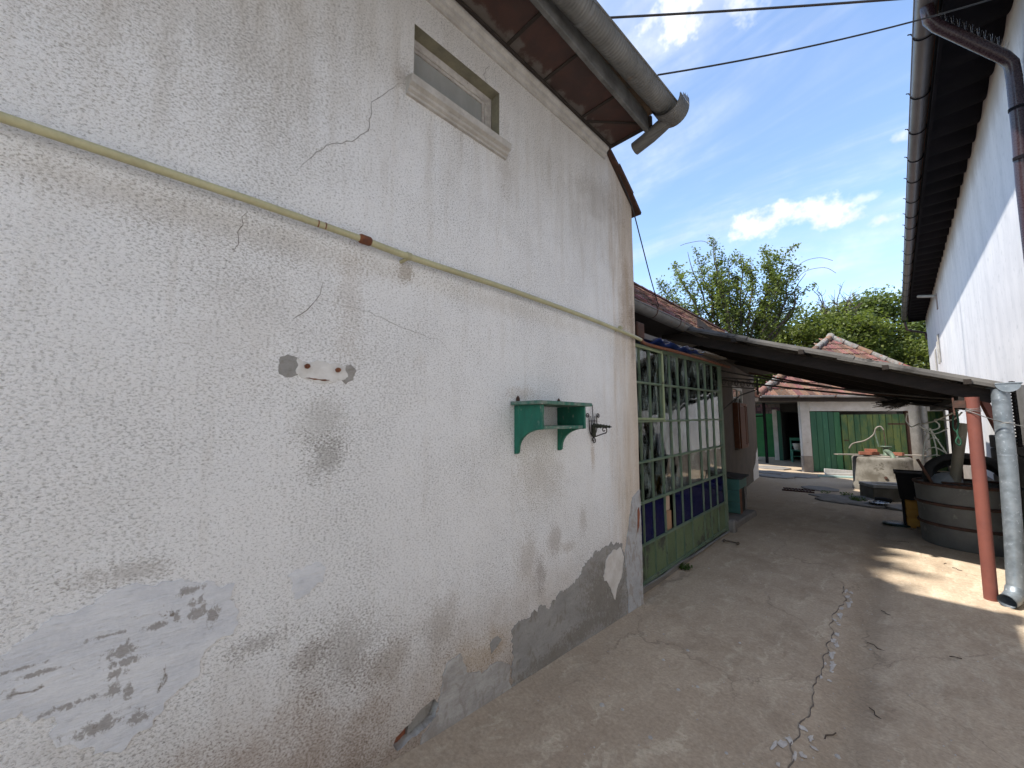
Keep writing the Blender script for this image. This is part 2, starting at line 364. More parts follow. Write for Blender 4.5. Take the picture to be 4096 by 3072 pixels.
MT['darkwood'] = mat('dark_wood', (.04,.032,.027), (.026,.02,.017), sc=8, rough=.9, stretch=(1,1,1))
MT['fascia'] = mat('weathered_fascia', (.15,.15,.145), (.08,.078,.075), sc=7, rough=.85, bump=.5)
MT['white_window'] = mat('old_window_paint', (.46,.43,.39), (.33,.30,.27), sc=14, rough=.8, bump=.6, spots=(.12,.10,.09), ssc=30, sthr=.62)
MT['frost'] = glass_mat('dusty_window_glass', tint=(.5,.52,.52), body=(.30,.30,.28))
MT['pipe'] = mat('pale_yellow_paint', (.44,.42,.26), (.36,.34,.21), sc=5, rough=.45, bump=.1, spots=(.20,.075,.03), ssc=22, sthr=.70)
MT['rust'] = mat('rust', (.20,.075,.035), (.11,.045,.028), sc=22, rough=.95, bump=.6)
MT['darkrust'] = mat('dark_rust', (.085,.04,.028), (.045,.028,.022), sc=22, rough=.95, bump=.6)
MT['greenwood'] = mat('green_shelf_paint', (.012,.11,.075), (.018,.15,.10), sc=9, rough=.6, bump=.35, bsc=50, fa=.4, spots=(.22,.27,.23), ssc=34, sthr=.61, stretch=(1,1,.35))
MT['wornedge'] = mat('worn_green_edge', (.03,.14,.10), (.17,.21,.18), sc=20, rough=.8, bump=.5, spots=(.33,.33,.30), ssc=36, sthr=.60)
MT['iron'] = mat('black_iron', (.03,.028,.026), (.055,.045,.04), sc=20, rough=.8, metal=.2)
MT['candle'] = mat('sooty_bark', (.022,.024,.018), (.05,.055,.04), sc=40, rough=1, bump=1)
MT['cable'] = mat('cable_rubber', (.02,.02,.022), (.03,.03,.03), rough=.6)
MT['pegreen'] = mat('porch_green_paint', (.095,.15,.10), (.16,.20,.135), sc=5, rough=.6, bump=.35, spots=(.07,.075,.055), ssc=16, sthr=.60)
MT['pegpanel'] = mat('porch_green_sheet', (.085,.125,.065), (.12,.165,.085), sc=2.5, rough=.55, bump=.2, spots=(.05,.055,.045), ssc=4, sthr=.52)
MT['glass'] = glass_mat('window_glass', dirt=.26)
MT['blueglass'] = glass_mat('blue_glass', tint=(.02,.02,.2), body=(.006,.007,.05))
MT['curtain'] = mat('grey_curtain', (.40,.43,.45), (.30,.33,.35), sc=3, rough=.9, bump=.2)
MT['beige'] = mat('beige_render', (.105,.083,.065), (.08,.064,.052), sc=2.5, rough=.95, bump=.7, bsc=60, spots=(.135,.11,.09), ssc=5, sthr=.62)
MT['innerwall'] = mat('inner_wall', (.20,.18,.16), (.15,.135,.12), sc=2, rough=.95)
MT['shutter'] = mat('brown_shutter', (.14,.05,.022), (.10,.038,.018), sc=9, rough=.7, bump=.3)
MT['tile'] = mat('clay_tile', (.155,.072,.054), (.10,.055,.045), sc=9, rough=.95, bump=.6, spots=(.12,.105,.092), ssc=12, sthr=.55, rand=.8)
MT['tile2'] = mat('old_brown_tile', (.21,.10,.072), (.14,.075,.057), sc=9, rough=.95, bump=.6, spots=(.09,.075,.065), ssc=14, sthr=.55, rand=.9)
MT['lichen'] = mat('ridge_mortar', (.22,.21,.195), (.13,.12,.11), sc=12, rough=1, bump=1, bsc=40, spots=(.22,.085,.055), ssc=9, sthr=.56)
MT['awn'] = mat('weathered_sheet', (.095,.09,.083), (.055,.052,.049), sc=3, rough=.95, bump=.4, spots=(.03,.028,.025), ssc=6, sthr=.55)
MT['wood'] = mat('brown_timber', (.024,.018,.015), (.015,.012,.010), sc=8, rough=.9, bump=.5, stretch=(1,4,4))
MT['redpaint'] = mat('red_oxide_paint', (.175,.057,.041), (.135,.046,.036), sc=4, rough=.6, bump=.15, fa=.15, spots=(.09,.045,.032), ssc=12, sthr=.66)
MT['galv'] = mat('galvanised', (.25,.285,.315), (.17,.20,.225), sc=10, rough=.45, metal=.55, bump=.2, bsc=30, spots=(.34,.375,.41), ssc=30, sthr=.58)
def gutter_mat():
    m, t, b = new_mat('old_zinc')
    P = N(t, 'ShaderNodeNewGeometry').outputs['Position']
    n = NOI(t, P, 7, 6, .65); y = N(t, 'ShaderNodeSeparateXYZ', {0: P}).outputs[1]
    w = N(t, 'ShaderNodeTexWave', {'Vector': SCL(t, P, (.25, 1, .25)), 'Scale': 13.0, 'Distortion': 3.5, 'Detail': 2.0, 'Detail Scale': 1.5}, bands_direction='Y').outputs['Fac']
    col = MIX(t, RMP(t, n, .3, .7), (.125,.123,.115), (.19,.188,.178))
    col = MIX(t, M(t, 'MULTIPLY', RMP(t, w, .55, .9), M(t, 'MULTIPLY', RMP(t, n, .4, .6), .4)), col, (.08,.075,.07))
    col = MIX(t, RMP(t, NOI(t, P, 5, 4, .6), .60, .68), col, (.17,.12,.085))
    t.links.new(col, b.inputs['Base Color']); b.inputs['Roughness'].default_value = .6; b.inputs['Metallic'].default_value = .35
    t.links.new(BUMP(t, w, .3, .008), b.inputs['Normal'])
    return m
MT['zinc'] = gutter_mat()
MT['zincplain'] = mat('grey_zinc', (.22,.22,.215), (.16,.16,.155), sc=5, rough=.55, metal=.4, bump=.2)
MT['rgutter'] = mat('painted_gutter', (.14,.135,.14), (.11,.105,.11), sc=2, rough=.4, metal=.2, bump=.05)
MT['brownpipe'] = mat('brown_downpipe', (.036,.019,.022), (.031,.017,.020), sc=1, rough=.3, bump=0, spec=.5, fa=.03)
MT['blacksoffit'] = mat('black_soffit', (.007,.007,.009), (.012,.011,.014), sc=2, rough=.95, bump=.1, spec=.08)
def white_mat():
    m, t, b = new_mat('white_wall_paint')
    P = N(t, 'ShaderNodeNewGeometry').outputs['Position']; z = N(t, 'ShaderNodeSeparateXYZ', {0: P}).outputs[2]
    st = NOI(t, SCL(t, P, (1, 1.2, .35)), 1.8, 6, .65); md = NOI(t, P, 9, 5, .6)
    col = MIX(t, RMP(t, st, .35, .7), (.64,.64,.65), (.54,.545,.56))
    col = MIX(t, M(t, 'MULTIPLY', RMP(t, md, .54, .72), .5), col, (.40,.415,.43))
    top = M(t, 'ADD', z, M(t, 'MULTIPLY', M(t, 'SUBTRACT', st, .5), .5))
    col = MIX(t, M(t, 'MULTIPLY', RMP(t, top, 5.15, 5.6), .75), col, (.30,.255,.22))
    t.links.new(col, b.inputs['Base Color']); b.inputs['Roughness'].default_value = .9; b.inputs['Specular IOR Level'].default_value = .2
    t.links.new(BUMP(t, NOI(t, P, 30, 4, .6), .3, .006, BUMP(t, NOI(t, P, 1.4, 2, .5), .3, .05)), b.inputs['Normal'])
    return m
MT['white'] = white_mat()
MT['garwall'] = mat('flaking_whitewash', (.50,.49,.475), (.40,.385,.365), sc=3, rough=.95, bump=.6, spots=(.30,.28,.25), ssc=7, sthr=.62)
MT['plinth'] = mat('grey_plinth', (.25,.225,.20), (.18,.16,.145), sc=5, rough=.95, bump=.7)
MT['garplank'] = mat('worn_sunlit_green_door', (.022,.085,.042), (.12,.165,.05), sc=2.2, rough=.7, bump=.4, spots=(.03,.10,.06), ssc=14, sthr=.55, stretch=(1.6,1,.5), rand=.25)  # worn green, with the right leaf's sunlit yellow put into the colour
MT['garplank2'] = mat('dark_green_door', (.016,.085,.047), (.024,.105,.057), sc=4, rough=.65, bump=.3, spots=(.05,.16,.085), ssc=9, sthr=.6, stretch=(2.5,1,.35), rand=.4)  # darker copy of the green, for the shaded left leaf
MT['gate'] = mat('green_sheet_gate', (.05,.22,.09), (.07,.27,.11), sc=3, rough=.6, spots=(.25,.13,.06), ssc=3.5, sthr=.66)
MT['wellc'] = mat('stained_well_concrete', (.19,.178,.155), (.075,.066,.052), sc=3, rough=.95, bump=.8, spots=(.075,.065,.05), ssc=5, sthr=.54)
MT['mossc'] = mat('mossy_concrete', (.115,.105,.085), (.075,.066,.052), sc=6, rough=.95, bump=.8)
MT['sideplaster'] = mat('rough_plaster', (.52,.51,.47), (.40,.39,.36), sc=5, rough=.95, bump=.9, bsc=30)
MT['palec'] = mat('pale_concrete', (.30,.29,.27), (.22,.21,.195), sc=6, rough=.95, bump=.6)
MT['teal'] = mat('teal_box_paint', (.035,.115,.105), (.05,.14,.125), sc=5, rough=.6, bump=.3)
MT['tealpale'] = mat('pale_turquoise_board', (.26,.36,.34), (.20,.29,.28), sc=5, rough=.75)
MT['greyboard'] = mat('grey_white_board', (.48,.475,.455), (.38,.37,.35), sc=6, rough=.85)
MT['oldboard'] = mat('silvered_board', (.22,.195,.165), (.15,.13,.11), sc=10, rough=.9, bump=.5)
MT['felt'] = mat('roofing_felt', (.04,.04,.042), (.055,.054,.055), sc=8, rough=.95)
MT['tub'] = mat('grey_tub_metal', (.165,.168,.162), (.115,.117,.113), sc=4, rough=.6, metal=.3, bump=.3, spots=(.23,.23,.215), ssc=8, sthr=.6)
MT['rubber'] = mat('black_rubber', (.016,.016,.017), (.025,.025,.025), sc=9, rough=.8)
MT['blackplastic'] = mat('black_plastic', (.010,.010,.011), (.015,.014,.014), sc=5, spec=.12, rough=.9)
MT['yellow'] = mat('ochre_box_paint', (.34,.165,.02), (.28,.13,.018), sc=6, rough=.7)
MT['pvc'] = mat('dull_pvc', (.21,.195,.155), (.16,.15,.12), sc=5, rough=.6)
MT['bag'] = mat('grey_bag', (.22,.24,.26), (.15,.165,.18), sc=7, rough=.5)
MT['whitecable'] = mat('white_cable', (.82,.82,.74), (.74,.74,.66), rough=.5)
MT['greenrope'] = mat('green_rope', (.02,.075,.045), (.03,.1,.06), sc=40, rough=.9)
MT['tarp'] = mat('blue_tarp', (.022,.055,.27), (.03,.075,.34), sc=5, rough=.45, bump=.4, bsc=20)
MT['whiterag'] = mat('white_rag', (.5,.5,.49), (.38,.38,.37), sc=9, rough=.9)
MT['bone'] = mat('old_bone', (.11,.085,.06), (.07,.055,.04), sc=30, rough=.8)
MT['chrome'] = mat('dull_steel', (.45,.45,.45), (.3,.3,.3), sc=12, rough=.25, metal=.9, bump=.05)
MT['bark'] = mat('bark', (.085,.068,.055), (.05,.04,.033), sc=9, rough=1, bump=.8)
MT['dryt'] = mat('dry_twig', (.09,.065,.05), (.055,.042,.034), sc=30, rough=1)
MT['stone'] = mat('pale_chip', (.48,.46,.43), (.35,.33,.31), sc=20, rough=.95)
MT['leafA'] = leaf_mat('pear_leaf', (.165,.205,.055), (.09,.125,.035))
MT['leafB'] = leaf_mat('broad_leaf', (.155,.185,.045), (.085,.11,.028))
MT['leafC'] = leaf_mat('dark_leaf', (.12,.155,.05), (.06,.085,.028))
MT['weed'] = leaf_mat('weed_leaf', (.07,.14,.03), (.045,.09,.02))
MT['handle'] = mat('pump_green', (.11,.15,.105), (.07,.095,.07), sc=9, rough=.6, metal=.2)
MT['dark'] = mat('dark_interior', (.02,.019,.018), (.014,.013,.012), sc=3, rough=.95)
MT['concstep'] = mat('concrete_step', (.20,.185,.17), (.15,.14,.13), sc=5, rough=.95, bump=.6)
MT['fence'] = mat('dark_concrete_panel', (.10,.105,.11), (.07,.073,.077), sc=5, rough=.85, bump=.5)

# ------------------------------------------------------------------ ground
def fbm(x, y, s, seed=0): return mn.noise(Vector((x*s, y*s, seed)))
def crack_x(y): return -.475 + .05*mn.noise(Vector((0, y*2.2, 3))) + .03*mn.noise(Vector((0, y*9, 5)))
def gz(x, y):
    if y < 1: z = .04
    elif y < 3.4: z = .04-.09*(y-1)/2.4
    elif y < 6: z = -.05+.05*(y-3.4)/2.6
    else: z = 0.
    z += .006*fbm(x, y, 1.3) + .003*fbm(x, y, 5, 2)
    if y > 9: z += min((y-9)/3, 1)*.012*fbm(x, y, 2.1, 8)
    d = x+.28
    z -= .022*math.exp(-(d/.13)**2)
    cx = crack_x(y)
    if cx < x < -.2 and y < 5.2: z -= .006*(1-max(0, (x+.3)/.1) if x > -.3 else 1)
    if x < -1.66 and y < 3.5: z += .012*min(1, (-1.66-x)/.09)   # fillet at the wall foot
    return z
xs = lin(-4.6, -2.0, 22)[:-1]+lin(-2.0, 1.12, 126)+lin(1.2, 4, 6); ys = lin(-3, .8, 16)[:-1]+lin(.8, 7.5, 190)[:-1]+lin(7.5, 26, 150)
g = MB(); g.grid(lambda x, y: (x, y, gz(x, y)), xs, ys)
tag(g.build('ground', MT['ground'], fixn=False), kind='structure')
g = MB(); g.add([(-700,-700,-.16),(700,-700,-.16),(700,900,-.16),(-700,900,-.16)], [(0,1,2,3)])
tag(g.build('terrain', mat('dusty_yard', (.34,.30,.25), (.26,.235,.19), sc=.3), fixn=False), kind='structure')

# ------------------------------------------------------------------ stucco house on the left
WX = -1.75
house = thing('stucco_house', 'tall house with dirty white roughcast wall filling the left of the photo', 'house', (WX, 1.0, 0))
def hb(mb, name, m, **k):
    o = mb.build(name, m, None, **k); o.parent = house; o.matrix_parent_inverse = house.matrix_world.inverted() if False else Matrix.Translation((-WX, -1.0, 0)); return o
def jag(poly, amp, step=.025, seed=0):
    out = []
    n = len(poly)
    for i in range(n):
        a = Vector(poly[i]); b = Vector(poly[(i+1) % n]); k = max(1, int((b-a).length/step))
        nr = Vector((-(b-a).y, (b-a).x)).normalized() if (b-a).length else Vector((0,0))
        for j in range(k):
            p = a.lerp(b, j/k); w = amp*mn.noise(Vector((p.x*19, p.y*19, seed)))+amp*.7*mn.noise(Vector((p.x*55, p.y*55, seed+4)))
            out.append(p+nr*w)
    return out
def fill(loops, xf, name):
    bm = bmesh.new(); ed = []
    for lp in loops:
        vs_ = [bm.verts.new(xf(p)) for p in lp]
        for i in range(len(vs_)): ed.append(bm.edges.new((vs_[i], vs_[(i+1) % len(vs_)])))
    bmesh.ops.triangle_fill(bm, use_beauty=True, use_dissolve=False, edges=ed)
    for f in bm.faces:
        f.normal_update()
        if f.normal.x < 0: f.normal_flip()
    me = bpy.data.meshes.new(name); bm.to_mesh(me); bm.free(); return me
hole = jag([(1.003,.12),(1.015,.150),(1.088,.172),(1.146,.200),(1.227,.216),(1.250,.18),(1.232,.126),(1.178,.103),(1.1,.098),(1.022,.082)], .010, .02, 3)
win = [(1.015,3.45),(1.66,3.45),(1.66,3.785),(1.015,3.785)]
outer = [(-3.5,-.3),(3.47,-.3),(3.478,.3),(3.47,.9),(3.482,1.6),(3.475,2.3),(3.485,3.0),(3.48,3.735),(3.38,3.80),(3.22,3.92),(3.08,4.02),(3.0,4.10),(-3.5,4.10)]
wallme = fill([[Vector(p) for p in outer], hole, [Vector(p) for p in win]], lambda p: (WX, p[0], p[1]), 'wall')
def hlink(name, me, m):
    o = link(name, me, m); o.parent = house; o.matrix_parent_inverse = Matrix.Translation((-WX, -1.0, 0)); return o
wall = hlink('wall', wallme, MT['stucco'])
# end wall, back wall and gable close the body
b = MB()
b.prism([(WX-.001,3.47,-.3),(-4.9,3.47,-.3),(-4.9,3.47,3.73),(WX-.001,3.47,3.73)], (0,-.25,0))
b.box((-5.0,-3.5,-.3), (-4.9,3.22,4.0)); b.box((-4.9,-3.5,-.3), (WX-.3,-3.4,4.0))
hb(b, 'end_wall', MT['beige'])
# roof: two steep slopes
b = MB()   # hipped end towards the yard
b.add([(-1.21,-3.6,4.20),(-1.21,3.03,4.20),(-3.30,.75,7.70),(-3.30,-3.6,7.70),(-5.6,3.03,4.20),(-5.6,-3.6,4.20)], [(0,1,2,3),(1,4,2),(4,5,3,2)])
b.add([(-1.24,-3.6,4.16),(-1.24,2.98,4.16),(-3.30,.72,7.60),(-3.30,-3.6,7.60),(-5.55,2.98,4.16),(-5.55,-3.6,4.16)], [(0,1,2,3),(1,4,2),(4,5,3,2)])
roof = hb(b, 'roof', MT['tile2'], fixn=False)
# tiles capping the cut corner
b = MB()
def cap_tile(y0, z0, y1, z1, w):
    t_ = MB(); t_.prism([(-1.95,y0,z0),(-1.95,y1,z1),(-1.95,y1+.012,z1+.028),(-1.95,y0+.012,z0+.028)], (w,0,0))
    hb(t_, 'verge_tile', MT['darkrust'])
cap_tile(2.96,4.10,3.24,3.94,.245); cap_tile(3.17,3.995,3.43,3.82,.25); cap_tile(3.36,3.87,3.60,3.685,.243)
# window
b = MB()
b.add([(WX,1.015,3.45),(WX,1.66,3.45),(WX,1.66,3.785),(WX,1.015,3.785),(WX-.11,1.015,3.45),(WX-.11,1.66,3.45),(WX-.11,1.66,3.785),(WX-.11,1.015,3.785)],
      [(0,1,5,4),(1,2,6,5),(2,3,7,6),(3,0,4,7)])
hb(b, 'window_reveal', mat('reveal_render', (.24,.225,.16), (.17,.16,.12), sc=9, rough=.95, bump=.7))
wn = MB()
fx = WX-.075
for a_, c_ in [((1.015,3.45),(1.66,3.485)),((1.015,3.735),(1.66,3.785)),((1.015,3.485),(1.05,3.735)),((1.60,3.485),(1.66,3.735))]:
    wn.box((fx-.03, a_[0], a_[1]), (fx, c_[0], c_[1]))
w_o = hb(wn, 'window', MT['white_window'], bevel=.004)
def sub(mb, name, m, par, **k):
    o = mb.build(name, m, None, **k); o.parent = par
    o.matrix_parent_inverse = par.matrix_basis.inverted() if par.parent is None else Matrix.Identity(4)
    return o
wn = MB()
for a_, c_ in [((1.05,3.485),(1.60,3.505)),((1.05,3.715),(1.60,3.735)),((1.05,3.505),(1.068,3.715)),((1.582,3.505),(1.60,3.715))]:
    wn.box((fx-.027, a_[0], a_[1]), (fx-.010, c_[0], c_[1]))
sub(wn, 'sash', MT['white_window'], w_o)
sub(MB().box((fx-.022,1.066,3.503), (fx-.018,1.584,3.717)), 'pane', MT['frost'], w_o)
# stepped sill
b = MB()
b.prism([(WX-.03,.972,3.335),(WX+.018,.972,3.335),(WX+.018,.972,3.350),(WX+.034,.972,3.356),(WX+.034,.972,3.372),(WX+.058,.972,3.380),(WX+.062,.972,3.420),(WX-.03,.972,3.446)], (0,.742,0))
hb(b, 'window_sill', MT['trim'])
# cornice moulding
b = MB()
b.prism([(WX-.02,-3.4,3.985),(WX+.014,-3.4,3.985),(WX+.014,-3.4,4.008),(WX+.030,-3.4,4.016),(WX+.030,-3.4,4.046),(WX+.052,-3.4,4.060),(WX+.052,-3.4,4.088),(WX-.02,-3.4,4.088)], (0,6.385,0))
hb(b, 'cornice', MT['trim'])
# soffit panels
def soffit(poly, grey=True):
    b = MB(); b.prism([(x, y, 4.094) for x, y in poly], (0,0,.012)); o = hb(b, 'soffit_panel', MT['soffitmix'])
def soffit_mat():
    m, t, b = new_mat('peeling_soffit')
    P = N(t, 'ShaderNodeNewGeometry').outputs['Position']; x = N(t, 'ShaderNodeSeparateXYZ', {0: P}).outputs[0]
    n = NOI(t, P, 6, 6, .65); n2 = NOI(t, P, 24, 4, .6)
    d = M(t, 'ADD', M(t, 'ADD', x, 1.64), M(t, 'MULTIPLY', M(t, 'SUBTRACT', n, .5), .42))
    col = MIX(t, RMP(t, n, .35, .65), (.060,.024,.017), (.038,.018,.014))
    col = MIX(t, M(t, 'MULTIPLY', RMP(t, n2, .60, .68), .7), col, (.04,.022,.017))
    col = MIX(t, RMP(t, d, .03, -.03), col, MIX(t, n2, (.13,.112,.10), (.075,.063,.055)))
    t.links.new(col, b.inputs['Base Color']); b.inputs['Roughness'].default_value = .6
    t.links.new(BUMP(t, n2, .3, .005), b.inputs['Normal'])
    return m
MT['soffitmix'] = soffit_mat()
ys_ = [-3.4,-2.2,-1.2,-.4,.10,.46,.86,1.26,1.663,2.045,2.53]
for a_, c_ in zip(ys_, ys_[1:]): soffit([(WX+.02,a_+.007),(-1.36,a_+.007),(-1.36,c_-.007),(WX+.02,c_-.007)])
soffit([(WX+.02,2.537),(-1.36,2.537),(-1.36,2.93)]); soffit([(WX+.02,2.553),(-1.36,2.945),(-1.36,2.985),(WX+.02,2.985)])
for y_ in ys_[1:]: hb(MB().box((WX+.02,y_-.011,4.086), (-1.36,y_+.011,4.10)), 'seam_strip', MT['darkwood'])
hb(MB().beam((WX+.03,2.545,4.091),(-1.36,2.937,4.091),.018,.012), 'seam_strip', MT['darkwood'])
hb(MB().box((WX+.02,2.985,4.075), (-1.30,3.01,4.16)), 'end_batten', MT['darkwood'])
hb(MB().box((WX+.055,-3.4,4.078), (WX+.075,2.98,4.093)), 'wall_batten', MT['darkwood'])
hb(MB().box((-1.36,-3.4,4.035), (-1.325,3.02,4.19)), 'fascia', MT['fascia'], bevel=.004)
# gutter with mitred return
def half(cx, cz, r, a0=180, a1=360, seg=14): return [(cx+r*math.cos(R(a)), cz+r*math.sin(R(a))) for a in lin(a0, a1, seg)]
gr, gzc = .082, 4.13
def gxo(y_): return -1.245+.048*(y_-1.2)
gx = gxo(3.0)
b = MB()
def gsec(y_, i, r, a0=180, a1=360): a_ = R(a0+(a1-a0)*i/13); return (gxo(y_)+r*math.cos(a_), y_, gzc+r*math.sin(a_)+.003*math.sin(y_*3.1))
ysg = lin(-3.4, 2.98, 110)
b.grid(lambda y_, i: gsec(y_, i, gr), ysg, range(14))
b.grid(lambda y_, i: gsec(y_, i, gr-.005), ysg, range(14))
b.tube([(gxo(y_)+gr, y_, gzc+.003*math.sin(y_*3.1)+.004) for y_ in lin(-3.4, 2.98, 60)], .008, 8)
gut = hb(b, 'gutter', MT['zinc'], fixn=False)
# wider end box with torn rim
b = MB(); ge = .118; ex_ = gx+.025
for rr0 in (ge, ge-.005): b.grid(lambda y_, i: (ex_+rr0*math.cos(R(180+180*i/13)), y_, gzc-.005+rr0*math.sin(R(180+180*i/13))), (2.88,2.94,3.0,3.06), range(14))
b.add([(ex_+ge*math.cos(R(180+180*i/13)), 3.06, gzc-.005+ge*math.sin(R(180+180*i/13))) for i in range(14)]+[(ex_,3.06,gzc)], [(i, i+1, 14) for i in range(13)])
sub(b, 'end_box', MT['zinc'], gut, fixn=False)
b = MB(); b.tube([(ex_+.03,3.0,gzc-.055),(ex_-.10,3.04,gzc-.075),(ex_-.20,3.055,gzc-.10),(ex_-.36,3.07,gzc-.128)], .055, 16, cap=False)
b.tube([(ex_+.03,3.0,gzc-.055),(ex_-.36,3.07,gzc-.128)], .048, 16, cap=False)
sub(b, 'outlet_pipe', MT['zinc'], gut)
for y_ in (1.86, .55, -.7):
    b = MB()
    b.grid(lambda q_, i: gsec(q_, i, gr+.004), (y_-.013, y_+.013), range(14))
    b.box((gxo(y_)+gr-.004, y_-.014, gzc-.02), (gxo(y_)+gr+.006, y_+.014, gzc+.05))
    sub(b, 'joint_collar', MT['zincplain'], gut)
b = MB()
for k in range(6):
    y0 = 3.062; x0 = ex_+ge-.022*k; t0 = gzc+.055+.045*random.random()
    b.add([(x0,y0,gzc-.012),(x0-.022,y0,gzc-.012),(x0-.022,y0,gzc+.045),(x0-.011,y0,t0),(x0,y0,gzc+.045)], [(0,1,2,3,4)])
for k in range(6):
    x0 = ex_+ge+.001; y0 = 3.06-.022*k; t0 = gzc+.055+.045*random.random()-.006*k
    b.add([(x0,y0,gzc-.005),(x0,y0-.022,gzc-.005),(x0,y0-.022,gzc+.045-.006*k),(x0,y0-.011,t0),(x0,y0,gzc+.045-.006*k)], [(0,1,2,3,4)])
sub(b, 'torn_end', MT['zincplain'], gut, fixn=False)

# patches on the wall, 3 mm proud
def patch(name, poly, m, x=.003, amp=.012, seed=0, label=None, step=.02):
    o = hlink(name, fill([jag(poly, amp, step, seed)], lambda p: (WX+x, p[0], p[1]), name), m)
    if label: o['label'] = label
    sol = o.modifiers.new('thick', 'SOLIDIFY'); sol.thickness = x; sol.offset = -1
    return o
patch('plaster_patch', [(-.40,.95),(-.17,.985),(-.10,1.016),(-.033,1.05),(-.004,1.078),(.045,1.094),(.137,1.08),(.254,1.048),(.326,1.02),(.367,.913),(.344,.835),(.289,.817),(.256,.767),(.209,.706),(.134,.644),(.092,.617),(.037,.608),(.021,.649),(-.054,.714),(-.07,.766),(-.12,.818),(-.40,.80)],
      MT['plaster'], seed=1, amp=.028, step=.010, label='smooth bluish white plaster repair with muddy paw prints')
patch('plaster_patch', [(.52,1.005),(.60,1.02),(.66,1.0),(.655,.94),(.60,.915),(.555,.90),(.54,.95)], MT['plaster'], seed=2, amp=.022, step=.01, x=.002)
patch('cement_patch', [(1.778,.0),(1.778,.32),(1.816,.368),(1.95,.37),(2.05,.396),(2.141,.356),(2.279,.429),(2.471,.447),(2.565,.536),(2.713,.593),(2.9,.60),(3.11,.565),(3.15,.45),(3.19,.1),(3.2,-.2),(1.9,-.2)],
      MT['cement'], seed=5, x=.004, amp=.03, step=.012, label='bare grey cement repair at the foot of the wall')
patch('plaster_patch', [(3.20,-.2),(3.195,.1),(3.155,.45),(3.184,.515),(3.26,.74),(3.325,.92),(3.40,.95),(3.468,.97),(3.475,.4),(3.465,-.2)], MT['cornerplaster'], seed=6, x=.007, amp=.010)
patch('lime_patch', [(2.80,.38),(2.86,.50),(2.98,.545),(3.10,.53),(3.14,.45),(3.10,.33),(3.02,.24),(2.98,.15),(2.93,.22),(2.88,.30)], MT['lime'], seed=7, x=.009, amp=.02)
patch('lime_patch', [(1.13,.0),(1.16,.08),(1.24,.13),(1.255,.20),(1.29,.36),(1.38,.365),(1.43,.26),(1.50,.215),(1.58,.205),(1.66,.22),(1.755,.15),(1.775,.0),(1.7,-.1),(1.2,-.05)], MT['cement2'], seed=8, x=.005, amp=.018)
patch('brick', [(3.395,.60),(3.43,.66),(3.445,.75),(3.43,.82),(3.405,.80),(3.40,.71)], MT['brickred'], seed=9, x=.010, amp=.006)
patch('chip', [(1.60,.335),(1.66,.352),(1.69,.325),(1.66,.285),(1.61,.275)], MT['cement'], seed=10, x=.003, amp=.012)
# remains of a bracket plate
patch('plate_mark', [(.45,1.79),(.45,1.86),(.48,1.875),(.52,1.86),(.52,1.79),(.48,1.775)], MT['cement'], seed=11, step=.007, x=.001, amp=.006)
patch('plate_mark', [(.70,1.79),(.70,1.85),(.735,1.855),(.765,1.83),(.755,1.79),(.72,1.765)], MT['cement'], seed=12, step=.007, x=.001, amp=.012)
patch('lime_patch', [(.512,1.795),(.515,1.858),(.60,1.855),(.715,1.850),(.725,1.80),(.70,1.785),(.66,1.772),(.62,1.765),(.56,1.77),(.53,1.785)], mat('white_patch', (.66,.655,.64), (.55,.54,.52), sc=18, rough=.9), seed=13, step=.007, x=.003, amp=.016)
patch('rust_mark', [(.55,1.784),(.60,1.781),(.65,1.780),(.65,1.776),(.60,1.774),(.555,1.779)], MT['rust'], seed=14, step=.007, x=.0045, amp=.006)
for y_, z_ in ((.552,1.83), (.678,1.826)):
    b = MB(); b.tube([(WX,y_,z_),(WX+.018,y_,z_)], .0105, 6); b.tube([(WX+.018,y_,z_),(WX+.030,y_,z_-.001)], .006, 8)
    hb(b, 'bolt', MT['rust'])
# hole by the ground: reveal, brick core
b = MB(); nh = len(hole)
b.add([(WX, p[0], p[1]) for p in hole]+[(WX-.05, p[0]*.96+1.12*.04, p[1]*.94+.15*.06) for p in hole], [(i, (i+1) % nh, nh+(i+1) % nh, nh+i) for i in range(nh)])
hb(b, 'broken_edge', MT['cement2'], fixn=False)
hb(MB().box((WX-.06,.93,.02), (WX-.045,1.09,.26)), 'brick', MT['brickred'])
hb(MB().box((WX-.07,1.09,.02), (WX-.052,1.34,.30)), 'mortar_core', MT['cement'])
hb(MB().prism([(WX-.05,1.09,.105),(WX-.05,1.2,.13),(WX-.05,1.24,.19),(WX-.05,1.15,.2),(WX-.05,1.10,.16)], (.022,0,0)), 'mortar_core', MT['cement'])
# plaster cracks: narrow ribbons lying in the roughcast
def crack(pts, w=.004, seed=0):
    P = []
    for i in range(len(pts)-1):
        a = Vector(pts[i]); c = Vector(pts[i+1]); k = max(2, int((c-a).length/.02))
        for j in range(k):
            p = a.lerp(c, j/k); P.append(p+Vector((mn.noise(Vector((p.x*30,p.y*30,seed))), mn.noise(Vector((p.x*30,p.y*30,seed+9)))))*.012)
    P.append(Vector(pts[-1])); n = len(P); vs_ = []
    for i, p in enumerate(P):
        t_ = (P[min(i+1,n-1)]-P[max(i-1,0)]).normalized(); nr = Vector((-t_.y, t_.x))
        ww = w*.55*(.35+.65*math.sin(math.pi*(i+.4)/n))*(.6+.6*random.random())*.5
        vs_ += [(WX+.0015, *(p+nr*ww)), (WX+.0015, *(p-nr*ww))]
    b = MB(); b.add(vs_, [(2*i, 2*i+2, 2*i+3, 2*i+1) for i in range(n-1)]); hb(b, 'crack', MT['crack'])
